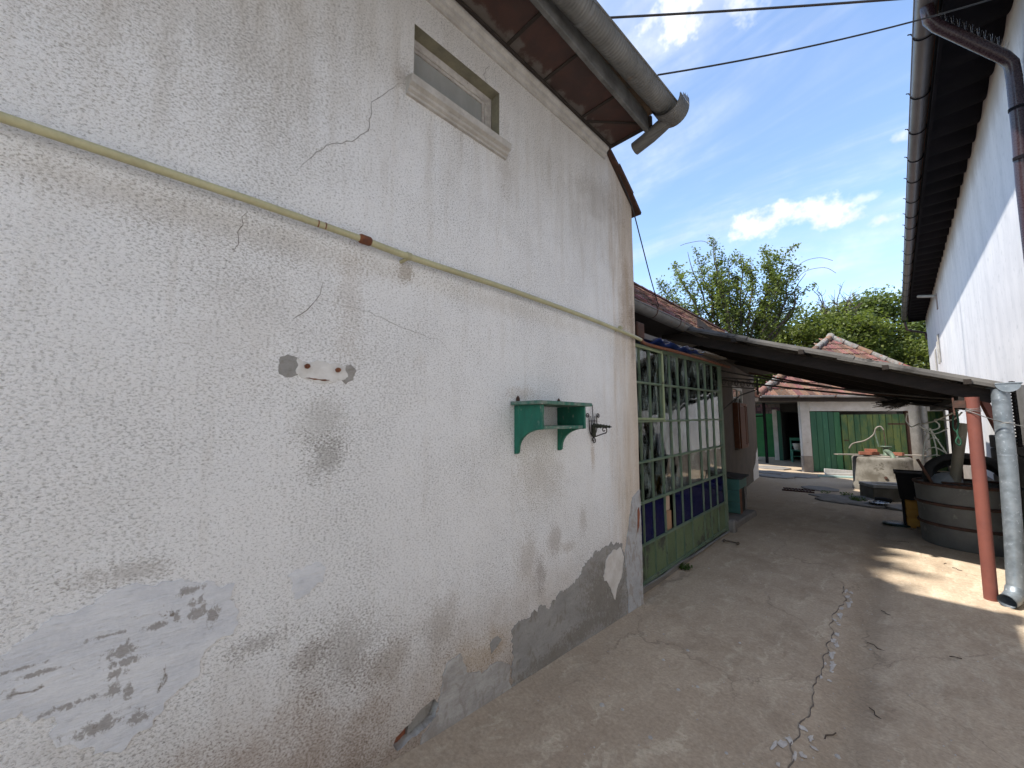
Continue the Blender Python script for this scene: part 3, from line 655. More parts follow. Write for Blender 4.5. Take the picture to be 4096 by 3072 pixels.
for pts, w in [([(.98,3.36),(.92,3.35),(.84,3.24),(.79,3.18),(.78,3.02),(.70,2.92),(.60,2.85),(.55,2.78),(.47,2.66)], .006),
               ([(.31,2.42),(.29,2.34),(.275,2.24)], .005), ([(.60,2.20),(.585,2.13),(.54,2.07),(.49,2.02)], .006),
               ([(.59,2.13),(.70,2.12),(.85,2.11),(1.0,2.07),(1.22,2.04),(1.30,1.97)], .004), ([(1.56,3.92),(1.52,3.83),(1.545,3.78)], .006),
               ([(2.62,.30),(2.66,.24),(2.72,.20),(2.69,.13)], .009), ([(3.16,.42),(3.19,.2),(3.18,-.05)], .010), ([(2.2,.22),(2.32,.12),(2.38,.16)], .008),
               ([(1.80,.20),(1.84,.1),(1.82,-.02)], .007), ([(3.40,.42),(3.42,.25),(3.415,.02)], .007)]:
    crack(pts, w, int(w*1e5))

# ------------------------------------------------------------------ gas pipe on the wall
gp = thing('gas_pipe', 'pale yellow gas pipe running along the roughcast wall', 'pipe', (WX, 1.0, 2.44))
def tb(par):
    loc = par.location.copy(); rz = par.rotation_euler.z
    inv = (Matrix.Translation(loc) @ Matrix.Rotation(rz, 4, 'Z')).inverted()
    def f(mb, name, m, label=None, **k):
        o = mb.build(name, m, None, **k); o.parent = par; o.matrix_parent_inverse = inv
        if label: o['label'] = label
        return o
    return f
P_ = tb(gp); pxx = WX+.042
P_(MB().tube([(pxx,-3.3,2.435),(pxx,-.28,2.437),(pxx,.3,2.443),(pxx,.76,2.44)], .0150, 12), 'pipe_run', MT['pipe'])
P_(MB().tube(curve_pts([(pxx,.76,2.44),(pxx,1.0,2.432),(pxx,1.75,2.438),(pxx,2.6,2.425),(pxx,3.3,2.398),(pxx-.02,3.55,2.393)], 6), .0165, 12), 'pipe_run', MT['pipe'])
P_(MB().tube(curve_pts([(pxx-.02,3.55,2.393),(-1.80,3.85,2.40),(-1.79,4.6,2.415),(-1.79,5.4,2.425),(-1.80,6.65,2.44)], 6), .018, 12), 'rusty_run', MT['rust'], 'rust brown stretch of the pipe above the glazing')
b = MB().tube([(pxx,.735,2.441),(pxx,.742,2.441),(pxx,.785,2.440),(pxx,.792,2.440)], .02, 14, radii=[.017,.0215,.0215,.017]); P_(b, 'coupling', MT['rust'])
for y_ in (.555,.585): P_(MB().tube([(pxx,y_-.0025,2.442),(pxx,y_+.0025,2.442)], .0158, 12), 'rust_ring', MT['rust'])
for y_ in (.99, 3.12, -.9):
    b = MB().tube([(pxx,y_-.012,2.433),(pxx,y_+.012,2.433)], .0195, 14); b.tube([(WX-.01,y_-.02,2.408),(pxx,y_-.01,2.415)], .009, 8)
    P_(b, 'clamp', MT['pipe'] if y_ > .5 else MT['rust'])

# ------------------------------------------------------------------ green wall shelf
sh = thing('wall_shelf', 'small green painted wooden shelf hung on the roughcast wall', 'shelf', (WX, 2.03, 1.41))
S_ = tb(sh); F0 = WX+.232
def bracket(y_, t=.02):
    pl = [(WX+.002,1.702),(F0,1.702),(F0,1.553)]
    for k in range(9):
        a = k/8*math.pi/2
        pl.append((F0-.005-(F0-WX-.04)*math.sin(a), 1.552-.128*(1-math.cos(a))))
    pl += [(WX+.033,1.405),(WX+.02,1.396),(WX+.002,1.395)]
    S_(MB().prism([(p[0], y_, p[1]) for p in pl], (0,t,0)), 'side_bracket', MT['greenwood'])
bracket(1.80); bracket(2.245)
S_(MB().box((WX+.003,1.762,1.704), (F0+.022,2.315,1.727)), 'top_board', MT['wornedge'], bevel=.003)
S_(MB().box((WX+.003,1.822,1.553), (F0-.008,2.243,1.574)), 'shelf_board', MT['wornedge'], bevel=.002)
for y_ in (1.83, 2.26):
    S_(MB().prism([(WX+.003,y_-.016,1.728),(WX+.003,y_+.016,1.728),(WX+.003,y_+.014,1.752),(WX+.003,y_,1.768),(WX+.003,y_-.014,1.752)], (.006,0,0)), 'hanger', MT['darkrust'])

# ------------------------------------------------------------------ wrought iron sconce
sc = thing('candle_sconce', 'black wrought iron candle sconce beside the green shelf', 'sconce', (WX, 2.69, 1.47))
C_ = tb(sc)
def spiral(cy, cz, r0, turns, a0, sgn, x, n=22):
    return [(x, cy+r0*(1-.8*i/n)*math.cos(a0+sgn*turns*2*math.pi*i/n), cz+r0*(1-.8*i/n)*math.sin(a0+sgn*turns*2*math.pi*i/n)) for i in range(n+1)]
xi = WX+.015
b = MB()
for s in (-1, 1):
    pts = curve_pts([(xi,2.69,1.475),(xi,2.69+s*.045,1.52),(xi,2.69+s*.055,1.58),(xi,2.69+s*.055,1.645)], 5)
    pts += spiral(2.69+s*.055+s*.022, 1.645, .022, 1.2, math.pi if s > 0 else 0, -s, xi)
    b.tube(pts, .004, 6)
    b.tube([(xi,2.69+s*.022,1.49),(xi,2.69+s*.024,1.60),(xi,2.69+s*.03,1.645)], .0032, 6)
b.tube([(xi,2.69,1.48),(xi,2.69,1.64),(xi,2.685,1.735)], .0035, 6)
b.tube([(xi,2.64,1.605),(xi,2.74,1.605)], .003, 6)
b.tube(spiral(2.70, 1.447, .028, 1.3, math.pi, -1, xi), .0045, 6)
C_(b, 'back_frame', MT['iron'])
b = MB(); b.tube([(xi,2.69,1.475),(xi+.05,2.692,1.492),(xi+.095,2.694,1.508)]+[(xi+.098+.027*(1-.8*i/16)*math.cos(-1.2+i*.45), 2.694, 1.535+.027*(1-.8*i/16)*math.sin(-1.2+i*.45)) for i in range(17)], .0045, 6)
C_(b, 'arm_scroll', MT['iron'])
b = MB(); n = 16; rr = []; pt = []
for i in range(n+1):
    f = i/n; pt.append((WX+.02+.16*f, 2.69+.01*math.sin(f*3), 1.567-.008*f)); rr.append((.020-.013*f+.004*math.sin(i*2.4))*(1 if f < .95 else .4))
b.tube(pt, .01, 8, radii=rr); b.tube([(WX+.02,2.69,1.485),(WX+.02,2.69,1.575)], .018, 8)
C_(b, 'charred_torch', MT['candle'])

# ------------------------------------------------------------------ cables over the alley
def cable(name, pts, r, label, m='cable', cat='cable'):
    o = MB().tube(pts, r, 8).build(name, MT[m], fixn=False); tag(o, label, cat); return o
cable('overhead_cable', sag((-6.2,4.08,9.68),(3.5,13.5,10.57),.10), .022, 'thick black cable crossing the sky at the top')
cable('overhead_cable', sag((-1.03,2.50,4.01),(1.12,5.00,5.10),.07), .006, 'thin black wire from the corner gutter to the white house')
cable('wall_cable', curve_pts([(-1.735,2.6,4.075),(-1.735,3.06,4.06),(-1.74,3.25,3.93),(-1.735,3.46,3.73),(-1.76,3.69,3.46),(-1.9,4.19,3.24),(-2.1,4.85,3.08)], 6), .006, 'black wire dropping from the eave corner to the tiled roof')

# ------------------------------------------------------------------ glazed porch
PX = -1.87
po = thing('glazed_porch', 'green steel framed glazed porch with cobalt blue lower panes', 'porch', (PX, 5.0, 0))
O_ = tb(po)
vy = [3.52,3.775,4.01,4.28,4.53,4.77,5.04,5.465,5.73,6.01,6.32]
def rz_(i, y_): return [0.0,.385,.79,1.19,1.60,2.00,2.38][i]+(y_-3.7)*[.012,.018,.018,.02,.012,.016,.022][i]
for k, y_ in enumerate(vy):
    b = MB(); b.box((PX-.008,y_-.010,0), (PX+.006,y_+.010,rz_(6,y_))); b.box((PX+.006,y_-.004,.02), (PX+.014,y_+.004,rz_(6,y_)-.02))
    O_(b, 'mullion', MT['pegreen'])
for i in range(7):
    w = .035 if i in (0,6) else .022
    b = MB(); b.beam((PX+.004,3.48,rz_(i,3.48)+(.03 if i == 0 else 0)),(PX+.004,6.34,rz_(i,6.34)+(.03 if i == 0 else 0)),.028,w)
    b.beam((PX+.02,3.48,rz_(i,3.48)+(.03 if i == 0 else 0)),(PX+.02,6.34,rz_(i,6.34)+(.03 if i == 0 else 0)),.012,.008)
    O_(b, 'rail', MT['pegreen'])
pane_i = 0
for k in range(10):
    y0, y1 = vy[k]+.010, vy[k+1]-.010
    for i in range(6):
        z0 = rz_(i,(y0+y1)/2)+.008; z1 = rz_(i+1,(y0+y1)/2)-.008
        if i == 1 and k == 3: continue
        if i == 5 and k == 1: z1 -= .0
        b = MB(); tx = random.uniform(-.0025,.0025); ty = random.uniform(-.002,.002)
        b.prism([(PX-.006+tx,y0,z0),(PX-.006+ty,y1,z0),(PX-.006-tx,y1,z1),(PX-.006-ty,y0,z1)], (.003,0,0))
        if i == 0:
            b2 = MB(); b2.box((PX-.004,y0-.002,.03), (PX+.001,y1+.002,z1+.004)); O_(b2, 'sheet_panel', MT['pegpanel'])
        elif i == 1: O_(b, 'pane', MT['blueglass'])
        else: O_(b, 'pane', MT['glass'])
# opening casement, heavier frame on the left
b = MB()
for a_, c_ in [((3.53,1.615),(4.30,1.64)),((3.53,2.36),(4.30,2.39)),((4.275,1.60),(4.305,2.40))]: b.box((PX+.018,a_[0],a_[1]), (PX+.036,c_[0],c_[1]))
O_(b, 'casement_frame', mat('casement_paint', (.20,.25,.14), (.27,.31,.18), sc=8, rough=.7, spots=(.08,.07,.05), ssc=20, sthr=.6), bevel=.003)
O_(MB().tube([(PX+.045,3.52,.03)]+[(PX+.045+.008*math.sin(i*1.3),3.5+i*.28,.028+.006*math.sin(i*2.1)) for i in range(1,11)], .012, 8), 'base_pipe', MT['zincplain'])
O_(MB().box((PX-.06,3.5,-.08), (PX+.03,6.36,.012)), 'base_kerb', MT['concstep'])
# room behind
b = MB(); b.box((-3.5,3.5,-.02), (-3.42,6.9,3.0)); b.box((-3.42,6.40,0), (PX-.02,6.47,2.52)); b.box((-3.42,3.5,2.50), (PX-.03,6.4,2.56)); b.box((-3.42,3.5,-.02),(PX-.06,6.4,.005))
O_(b, 'inner_wall', MT['innerwall'])
O_(MB().box((PX-.06,6.335,0), (PX+.02,6.41,2.47)), 'corner_post', MT['pegreen'])
# things seen through the glass
def curtain(y0, y1, z0, z1, x, label, tilt=0.):
    b = MB(); us = lin(y0, y1, 24)
    b.grid(lambda u, v: (x+.018*math.sin((u-y0)*46+v*2)+.012*math.sin((u-y0)*19), u+tilt*(z1-v)*(u-y0)/(y1-y0), v), us, lin(z0, z1, 8))
    o = b.build('curtain', MT['curtain'], fixn=False); tag(o, label, 'curtain', 'curtains behind the porch glass'); return o
curtain(3.70,4.22,1.66,2.33,PX-.10,'grey curtain behind the left casement of the porch')
curtain(4.34,4.74,1.98,2.34,PX-.08,'pale blue grey curtain bunched at the top of the porch',-.4)
curtain(4.80,5.02,1.96,2.36,PX-.09,'narrow pale curtain hanging beside the middle mullion',.5)
b = MB(); b.prism([(PX-.06,5.08,2.05),(PX-.06,5.32,2.03),(PX-.06,5.44,2.36)], (-.004,0,0)); tag(b.build('curtain', MT['whiterag']), 'white triangular cloth corner pinned behind the wide pane', 'curtain', 'curtains behind the porch glass')
cb = thing('cardboard_box', 'brown cardboard box inside the porch behind the missing pane', 'box', (-2.08,4.42,0))
K_ = tb(cb); K_(MB().box((-2.14,4.285,.0), (-1.90,4.525,.60)), 'carton', mat('cardboard', (.42,.25,.15), (.34,.2,.12), sc=6, rough=.9), bevel=.006); K_(MB().box((-2.13,4.29,.605), (-1.91,4.51,.76)), 'lid', mat('pale_card', (.5,.38,.30), (.44,.33,.26), sc=6), bevel=.004); K_(MB().box((-1.899,4.36,.05), (-1.896,4.39,.60)), 'tape', MT['oldboard'])
# clutter on the porch roof edge
tp = MB(); tp.grid(lambda u, v: (-1.84+v+.015*math.sin(u*13), u, 2.455+(u-3.9)*.022-.25*v*v+.018*math.sin(u*17+v*30)), lin(3.95,5.35,40), lin(-.14,.10,8))
tag(tp.build('tarpaulin', MT['tarp'], fixn=False), 'crumpled blue tarpaulin lying on the porch roof edge', 'tarp')
for i, (y_, ln, lb) in enumerate([(4.12,.34,'nearest white rag lying on the blue tarpaulin'),(4.85,.22,'white rag in the middle of the blue tarpaulin'),(5.35,.20,'farthest white rag at the end of the blue tarpaulin')]):
    b = MB(); b.grid(lambda u, v: (-1.83+v+.01*math.sin(u*31), u, 2.494+(y_-3.9)*.022+.014*math.sin(u*40+v*20)-.3*v*v), lin(y_,y_+ln,14), lin(-.06,.05,5))
    tag(b.build('rag', MT['whiterag'], fixn=False), lb, 'rag', 'rags on the porch roof')
for i, (a_, c_, lb) in enumerate([((-1.82,5.5,2.53),(-1.80,6.3,2.53),'grey weathered board on the porch roof edge beyond the tarpaulin'),((-1.90,5.3,2.555),(-1.87,6.6,2.57),'longer dark board lying behind it on the porch roof')]):
    tag(MB().beam(a_, c_, .11, .022).build('loose_board', MT['oldboard']), lb, 'board')
b = MB(); b.box((-1.86,3.60,2.44), (-1.78,3.75,2.60)); tag(b.build('rusty_sheet', MT['darkrust'], bevel=.01), 'small rusty metal piece standing on the pipe at the corner', 'scrap metal')

# ------------------------------------------------------------------ lower tiled house beyond the porch
lo = thing('tiled_house', 'low beige house with old clay tile roof behind the glazed porch', 'house', (-2.6, 9, 0))
L_ = tb(lo)
A_ = Vector((-2.49,8.4,0)); B_ = Vector((-2.97,13.28,0)); dl = (B_-A_).normalized(); nl = Vector((dl.y,-dl.x,0))
def W_(s, z, d=0): p = A_+dl*s+nl*d; return (p.x, p.y, z)
outl = [(-1.45,-.1),(4.85,-.1),(4.87,.5),(4.95,1.4),(5.0,3.4),(-1.45,3.4)]
hw = [(1.42,1.02),(2.72,1.02),(2.72,2.42),(1.42,2.42)]
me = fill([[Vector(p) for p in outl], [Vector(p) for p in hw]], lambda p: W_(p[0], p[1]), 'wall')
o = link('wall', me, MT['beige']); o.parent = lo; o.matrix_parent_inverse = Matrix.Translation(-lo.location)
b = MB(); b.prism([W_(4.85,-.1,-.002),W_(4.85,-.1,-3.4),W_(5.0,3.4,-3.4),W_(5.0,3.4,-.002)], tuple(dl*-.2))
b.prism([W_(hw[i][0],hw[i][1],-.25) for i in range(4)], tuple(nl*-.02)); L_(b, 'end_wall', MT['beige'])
# base plaster fallen away at the corner
def lpatch(poly, m, seed, nm):
    me = fill([jag(poly,.03,.06,seed)], lambda p: W_(p[0],p[1],.006), nm); o = link(nm, me, m); o.parent = lo; o.matrix_parent_inverse = Matrix.Translation(-lo.location)
lpatch([(3.8,-.05),(3.85,.30),(4.3,.45),(4.6,.75),(4.86,.85),(4.86,-.05)], MT['lime'], 31, 'lime_patch')
lpatch([(.6,-.05),(.6,.22),(1.6,.33),(2.5,.22),(3.3,.30),(3.7,-.05)], MT['mossc'], 32, 'damp_patch')
# window with louvred shutters
b = MB()
for a_, c_ in [((1.42,1.02),(1.49,2.42)),((2.65,1.02),(2.72,2.42)),((1.49,2.35),(2.65,2.42)),((1.49,1.02),(2.65,1.09)),((2.04,1.09),(2.10,2.35)),((1.49,1.98),(2.65,2.03))]:
    b.prism([W_(a_[0],a_[1],-.02),W_(c_[0],a_[1],-.02),W_(c_[0],c_[1],-.02),W_(a_[0],c_[1],-.02)], tuple(nl*.03))
wl = L_(b, 'window', MT['white_window'])
b = MB(); b.prism([W_(1.49,1.09,-.012),W_(2.65,1.09,-.012),W_(2.65,2.35,-.012),W_(1.49,2.35,-.012)], tuple(nl*.004)); sub(b, 'pane', MT['glass'], wl)
def shutter(s0, s1, d0, d1, z0=1.0, z1=2.02):
    # a louvred leaf between two points on/off the wall
    p = Vector(W_(s0,0,d0)); q_ = Vector(W_(s1,0,d1)); dd = (q_-p).normalized(); nn = Vector((dd.y,-dd.x,0))
    b = MB(); L = (q_-p).length
    def bx(u0, u1, za, zb, t): b.prism([tuple(p+dd*u0+Vector((0,0,za))),tuple(p+dd*u1+Vector((0,0,za))),tuple(p+dd*u1+Vector((0,0,zb))),tuple(p+dd*u0+Vector((0,0,zb)))], tuple(nn*t))
    bx(0,.05,z0,z1,.03); bx(L-.05,L,z0,z1,.03); bx(.05,L-.05,z0,z0+.06,.03); bx(.05,L-.05,z1-.06,z1,.03)
    o = L_(b, 'shutter', MT['shutter'])
    k = 18
    for i in range(k):
        z = z0+.065+(z1-z0-.13)*(i+.5)/k
        s_ = MB(); c0 = p+dd*.05+nn*.004; c1 = p+dd*(L-.05)+nn*.004
        s_.add([c0+Vector((0,0,z-.026)),c1+Vector((0,0,z-.026)),c1+nn*.022+Vector((0,0,z-.032)),c0+nn*.022+Vector((0,0,z-.032)),
                c0+Vector((0,0,z+.018)),c1+Vector((0,0,z+.018)),c1+nn*.006+Vector((0,0,z+.02)),c0+nn*.006+Vector((0,0,z+.02))],
               [(0,1,2,3),(4,5,6,7),(2,3,7,6),(0,1,5,4)])
        sub(s_, 'slat', MT['shutter'], o)
shutter(1.48,2.06,.10,.13); shutter(2.08,2.74,.13,.06)
L_(MB().prism([W_(1.40,.99,.0),W_(1.46,.99,.0),W_(1.46,2.03,.0),W_(1.40,2.03,.0)], tuple(nl*.10)), 'shutter_box', MT['shutter'])
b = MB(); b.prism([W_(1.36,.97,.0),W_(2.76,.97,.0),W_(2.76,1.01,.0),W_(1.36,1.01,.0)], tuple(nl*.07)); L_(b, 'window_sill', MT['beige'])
# roof body and tiles
ex, ez, rx, rzz = -2.16, 2.995, -3.52, 4.25
b = MB(); b.prism([(ex+.04,3.72,ez-.09),(rx,3.72,rzz-.05),(-4.9,3.72,ez-.09)], (0,8.9,0)); lroof = L_(b, 'roof', MT['darkwood'])
tl = MB()
w2, ln = .085, .34
tl.add([(-w2,0,0),(-w2*.93,-.0,0),(w2*.93,0,0),(w2,0,0)], [])
poly = [(-w2,.04),(-w2*.7,.012),(0,0),(w2*.7,.012),(w2,.04),(w2,ln),(-w2,ln)]
tl = MB(); n = len(poly)
tl.add([(x, y_, .012) for x, y_ in poly]+[(x, y_, -.005) for x, y_ in poly], [tuple(range(n))]+[(i, n+i, n+(i+1) % n, (i+1) % n) for i in range(n)])
beaver = tl.mesh('roof_tile'); beaver.materials.append(MT['tile2'])
sl = Vector((rx-ex,0,rzz-ez)); SL = sl.length; sd_ = sl.normalized(); nrm = Vector((-sd_.z,0,sd_.x)); nrm = -nrm if nrm.z < 0 else nrm
tiles = []
rows = int(SL/.155)
for r in range(rows):
    for c in range(52):
        y_ = 3.75+c*.173+(.086 if r % 2 else 0)
        if y_ > 12.5: continue
        p = Vector((ex,y_,ez))+sd_*(r*.155-.03)+nrm*.034
        tiles.append((math.hypot(p.x, p.y), p, r))
tiles.sort(key=lambda q_: q_[0])
def tile_mx(p):
    m = Matrix((( 0, sd_.x, nrm.x, 0),(1, sd_.y, nrm.y, 0),(0, sd_.z, nrm.z, 0),(0,0,0,1)))
    return Matrix.Translation(p) @ m @ Matrix.Rotation(random.uniform(-.035,.035),4,'Z') @ Matrix.Rotation(R(-4.6)+random.uniform(-.03,.03),4,'X') @ Matrix.Translation((random.uniform(-.006,.006), random.uniform(-.02,.02), random.uniform(0,.008)))
far = MB()
lr_inv = Matrix.Identity(4)
for i, (d_, p, r) in enumerate(tiles):
    mx = tile_mx(p)
    if i < 300:
        o = bpy.data.objects.new('roof_tile', beaver); COL.objects.link(o); o.parent = lroof; o.matrix_basis = mx
    else:
        far.add([mx @ v.co for v in beaver.vertices], [tuple(pp.vertices) for pp in beaver.polygons])
o = sub(far, 'far_roof_tiles', MT['tile2'], lroof, fixn=False); o['kind'] = 'stuff'
for k in range(24):
    y_ = 3.9+k*.37
    b = MB(); b.grid(lambda u, a: (rx+.095*math.cos(a)*(1-.12*u), y_+u*.40, rzz+.0+.075*math.sin(a)*(1-.12*u)), (0,1), lin(0,math.pi,8)); sub(b, 'ridge_tile', MT['tile2'], lroof, fixn=False)
# half round gutter of the lower house
b = MB(); pr_ = half(-2.10,2.965,.082)
b.grid(lambda y_, i: (pr_[i][0], y_, pr_[i][1]+.006*math.sin(y_*1.7)), lin(3.56,12.4,60), range(14))
b.tube([(-2.018,y_,2.967+.006*math.sin(y_*1.7)) for y_ in lin(3.56,12.4,40)], .008, 6)
lg = L_(b, 'gutter', MT['zinc'], fixn=False)
for y_ in (4.62,5.35,6.25,7.2,8.2):
    b = MB(); pc2 = half(-2.10,2.965,.086)
    b.grid(lambda q_, i: (pc2[i][0], q_, pc2[i][1]+.006*math.sin(y_*1.7)), (y_-.012,y_+.012), range(14)); b.box((-2.02,y_-.012,2.955),(-2.01,y_+.012,3.015))
    b.tube([(-2.015,y_,2.995),(-2.03,y_,3.04),(-2.09,y_,3.06)], .008, 6)
    sub(b, 'bracket', MT['darkrust'], lg)

# ------------------------------------------------------------------ lean-to awning
aw = thing('lean_to_roof', 'weathered corrugated lean-to roof sloping across the alley', 'canopy', (-.9, 7.8, 2.0))
Q_ = tb(aw)
def az(x): return 1.955+.35*(.62-x)
sdir = Vector((1,0,-.35)).normalized()
sheet = MB(); Ls = 1.22; Ws = .98
def shp(u, v): return (u*Ls, v, .017*math.sin(v/.076*2*math.pi)-.0)
nv = 13*6+1
sheet.grid(shp, (0,.5,1), lin(-.02,Ws,nv)); sheet.grid(lambda u, v: (u*Ls, v, .017*math.sin(v/.076*2*math.pi)-.007), (0,.5,1), lin(-.02,Ws,nv))
k0 = [(0, v, .017*math.sin(v/.076*2*math.pi)) for v in lin(-.02,Ws,nv)]
sheet.add(k0+[(x_, y_, z_-.007) for x_, y_, z_ in k0], [(i, i+1, nv+i+1, nv+i) for i in range(nv-1)])
sheet.add([(Ls,y_,z_) for _, y_, z_ in k0]+[(Ls,y_,z_-.007) for _, y_, z_ in k0], [(i, i+1, nv+i+1, nv+i) for i in range(nv-1)])
sheet.add([(0,-.02,k0[0][2]),(Ls,-.02,k0[0][2]),(Ls,-.02,k0[0][2]-.03),(0,-.02,k0[0][2]-.03)], [(0,1,2,3)])
shm = sheet.mesh('roof_sheet'); shm.materials.append(MT['awn'])
inv_aw = Matrix.Translation(-aw.location)
for ri, (x0, dz_) in enumerate([(-2.46,.030),(-1.44,.016),(-.42,.0)]):
    for ci in range(5):
        o = bpy.data.objects.new('roof_sheet', shm); COL.objects.link(o); o.parent = aw; o.matrix_parent_inverse = inv_aw
        y0 = 5.66+ci*.962+random.uniform(-.01,.012)
        o.matrix_basis = Matrix.Translation((x0, y0, az(x0)+.02+dz_+(ci % 2)*.006)) @ Matrix.Rotation(math.atan(.35),4,'Y') @ Matrix.Rotation(random.uniform(-.006,.006),4,'Z')
def raf(y_, x0=-2.45, x1=.66, h=.10, w=.055, dz_=0, m='wood', nm='rafter'):
    Q_(MB().beam((x0,y_,az(x0)-.062-h/2+.012-dz_),(x1,y_,az(x1)-.062-h/2+.012-dz_),w,h), nm, MT[m])
raf(5.78,h=.12); raf(7.05); raf(8.3); raf(9.48,h=.13); raf(10.42,h=.09,nm='rafter')
for x_ in (-2.1,-1.45,-.75,-.05,.5):
    Q_(MB().box((x_-.025,5.58+random.uniform(0,.08),az(x_)-.045), (x_+.025,10.5,az(x_)+.002)), 'purlin', MT['wood'])
Q_(MB().box((.44,5.74,1.80), (.55,10.4,1.87)), 'wall_plate', MT['wood'])
Q_(MB().tube(sag((-2.0,6.6,2.42),(.55,6.1,1.82),.06), .012, 6), 'tie_rod', MT['iron'])
Q_(MB().tube(sag((-2.0,6.9,2.28),(.5,7.6,1.86),.03), .014, 6), 'tie_rod', MT['iron'])
Q_(MB().tube(sag((-1.9,8.2,2.50),(.5,8.8,1.90),.04), .016, 6), 'tie_rod', MT['darkrust'])
# gutter along its low edge
b = MB(); pg = half(.735,1.94,.075)
b.grid(lambda y_, i: (pg[i][0], y_, pg[i][1]), lin(5.62,10.5,24), range(14))
b.add([(p[0],5.62,p[1]) for p in pg], [tuple(range(14))]); b.tube([(.812,5.62,1.942),(.812,10.5,1.942)], .007, 6); b.tube([(.66,5.62,1.945),(.812,5.62,1.945)], .006, 6)
Q_(b, 'gutter', MT['galv'], fixn=False)
# diagonal strut behind the post
Q_(MB().beam((.72,6.05,1.45),(.60,6.0,1.88),.05,.05), 'strut', MT['redpaint'])

# red steel post and galvanised downpipe
rp = thing('steel_post', 'red oxide painted round steel post carrying the lean-to roof', 'post', (.5,5.68,gz(.5,5.68)))
E_ = tb(rp); E_(MB().tube([(.500,5.68,-.03),(.507,5.68,.6),(.52,5.68,1.83)], .046, 20), 'shaft', MT['redpaint'])
E_(MB().box((.40,5.655,1.73), (.475,5.70,1.80)), 'bracket', MT['darkrust']); E_(MB().box((.395,5.68,1.66), (.405,5.72,1.83)), 'bracket_plate', MT['darkrust'])
dp = thing('downpipe', 'shiny galvanised downpipe standing beside the red post', 'downpipe', (.66,5.70,0))
D_ = tb(dp)
b = MB().tube([(.695,5.70,1.90),(.69,5.70,1.2),(.672,5.69,.6),(.652,5.68,.16),(.640,5.67,.10)], .058, 24, cap=False)
D_(b, 'shaft', MT['galv'], fixn=False)
b = MB().tube([(.645,5.672,.14),(.632,5.65,.085),(.605,5.595,.055),(.575,5.54,.045)], .06, 24, cap=False); b.tube([(.645,5.672,.14),(.632,5.65,.085),(.605,5.595,.055),(.575,5.54,.045)], .055, 24, cap=False)
D_(b, 'outlet_elbow', MT['galv'], fixn=False)
for z_, x_ in ((1.30,.692),(.62,.673),(1.80,.694)): D_(MB().tube([(x_,5.70,z_-.006),(x_,5.70,z_+.006)], .0595, 24, cap=False), 'seam', MT['galv'])
# barbed wire tied to post
b = MB()
for k in range(3): b.tube([(.52+.052*math.cos(a), 5.68+.052*math.sin(a), 1.70+.012*k+.006*math.sin(a*2+k)) for a in lin(0, 2*math.pi, 16)], .002, 5)
b.tube(curve_pts([(.47,5.64,1.71),(.55,5.60,1.66),(.66,5.61,1.60),(.80,5.64,1.56),(1.06,5.75,1.52)], 6), .0028, 5); b.tube(curve_pts([(.47,5.645,1.70),(.57,5.60,1.645),(.67,5.605,1.60),(.81,5.635,1.555),(1.06,5.75,1.525)], 6), .0028, 5)
for k in range(5): b.tube([(.66+.012*k,5.60,1.575+.006*k),(.70+.012*k,5.60,1.60-.004*k)], .0022, 4)
tag(b.build('barbed_wire', MT['zincplain'], fixn=False), 'twisted wire tied round the red post and strung past the downpipe', 'wire')

# ------------------------------------------------------------------ white house on the right
RX = 1.1
wh = thing('white_house', 'white rendered house with black eaves on the right of the alley', 'house', (RX, 10, 0))
H_ = tb(wh)
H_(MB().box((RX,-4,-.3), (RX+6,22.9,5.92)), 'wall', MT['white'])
H_(MB().box((RX-.012,-4,.0), (RX+.001,22.85,.62)), 'plinth', MT['plinth'])
# wavy black soffit
def sofz(y_): 
    ph = (y_/.52) % 1.0
    return .095*abs(math.sin(math.pi*ph))+.012*math.sin(y_*2.3)
b = MB(); ysr = lin(-4,22.6,54*12)
b.grid(lambda y_, i: (lin(.60,RX+.05,6)[i], y_, 5.80+.03*i/5-sofz(y_)*(.35+.65*i/5)), ysr, range(6)); H_(b, 'soffit', MT['blacksoffit'], fixn=False)
b = MB(); b.prism([(.42,-4,5.93),(.42,-4,5.97),(4.1,-4,8.4),(7.6,-4,5.97),(7.6,-4,5.9),(4.1,-4,8.3),(.60,-4,5.95)], (0,26.7,0)); H_(b, 'roof', MT['tile2'])
H_(MB().box((.605,-4,5.72), (.635,22.7,5.94)), 'fascia', MT['blacksoffit'])
H_(MB().box((.60,22.6,5.66), (1.12,22.68,5.95)), 'end_board', MT['blacksoffit'])
b = MB(); pr2 = half(.50,5.87,.085)
b.grid(lambda y_, i: (pr2[i][0], y_, pr2[i][1]-.012*max(0,y_-8)/14), lin(-4,22.7,50), range(14)); b.tube([(.415,y_,5.872-.012*max(0,y_-8)/14) for y_ in lin(-4,22.7,30)], .009, 6)
b.add([(p[0],22.7,p[1]-.012) for p in pr2], [tuple(range(14))])
wg = H_(b, 'gutter', MT['rgutter'], fixn=False)
for y_ in [5.1,5.95,7.06,7.94,8.8,9.58,10.47,11.25,11.9,12.65,13.75,14.6,15.75,16.6,17.5,18.4,19.3,20.2,21.1,22.0]:
    b = MB(); pc3 = half(.50,5.868,.091,190,365,14); b.tube([(p[0],y_,p[1]) for p in pc3], .007, 5); b.tube([(.414,y_,5.87),(.40,y_,5.905),(.375,y_,5.915)], .007, 5)
    sub(b, 'bracket', MT['blacksoffit'], wg, fixn=False)
b = MB().tube([(.50,22.65,5.70),(.55,22.7,5.36),(.80,22.75,5.27),(1.06,22.8,5.18),(1.09,22.82,4.9)], .04, 10); H_(b, 'far_downpipe', MT['brownpipe'], fixn=False)
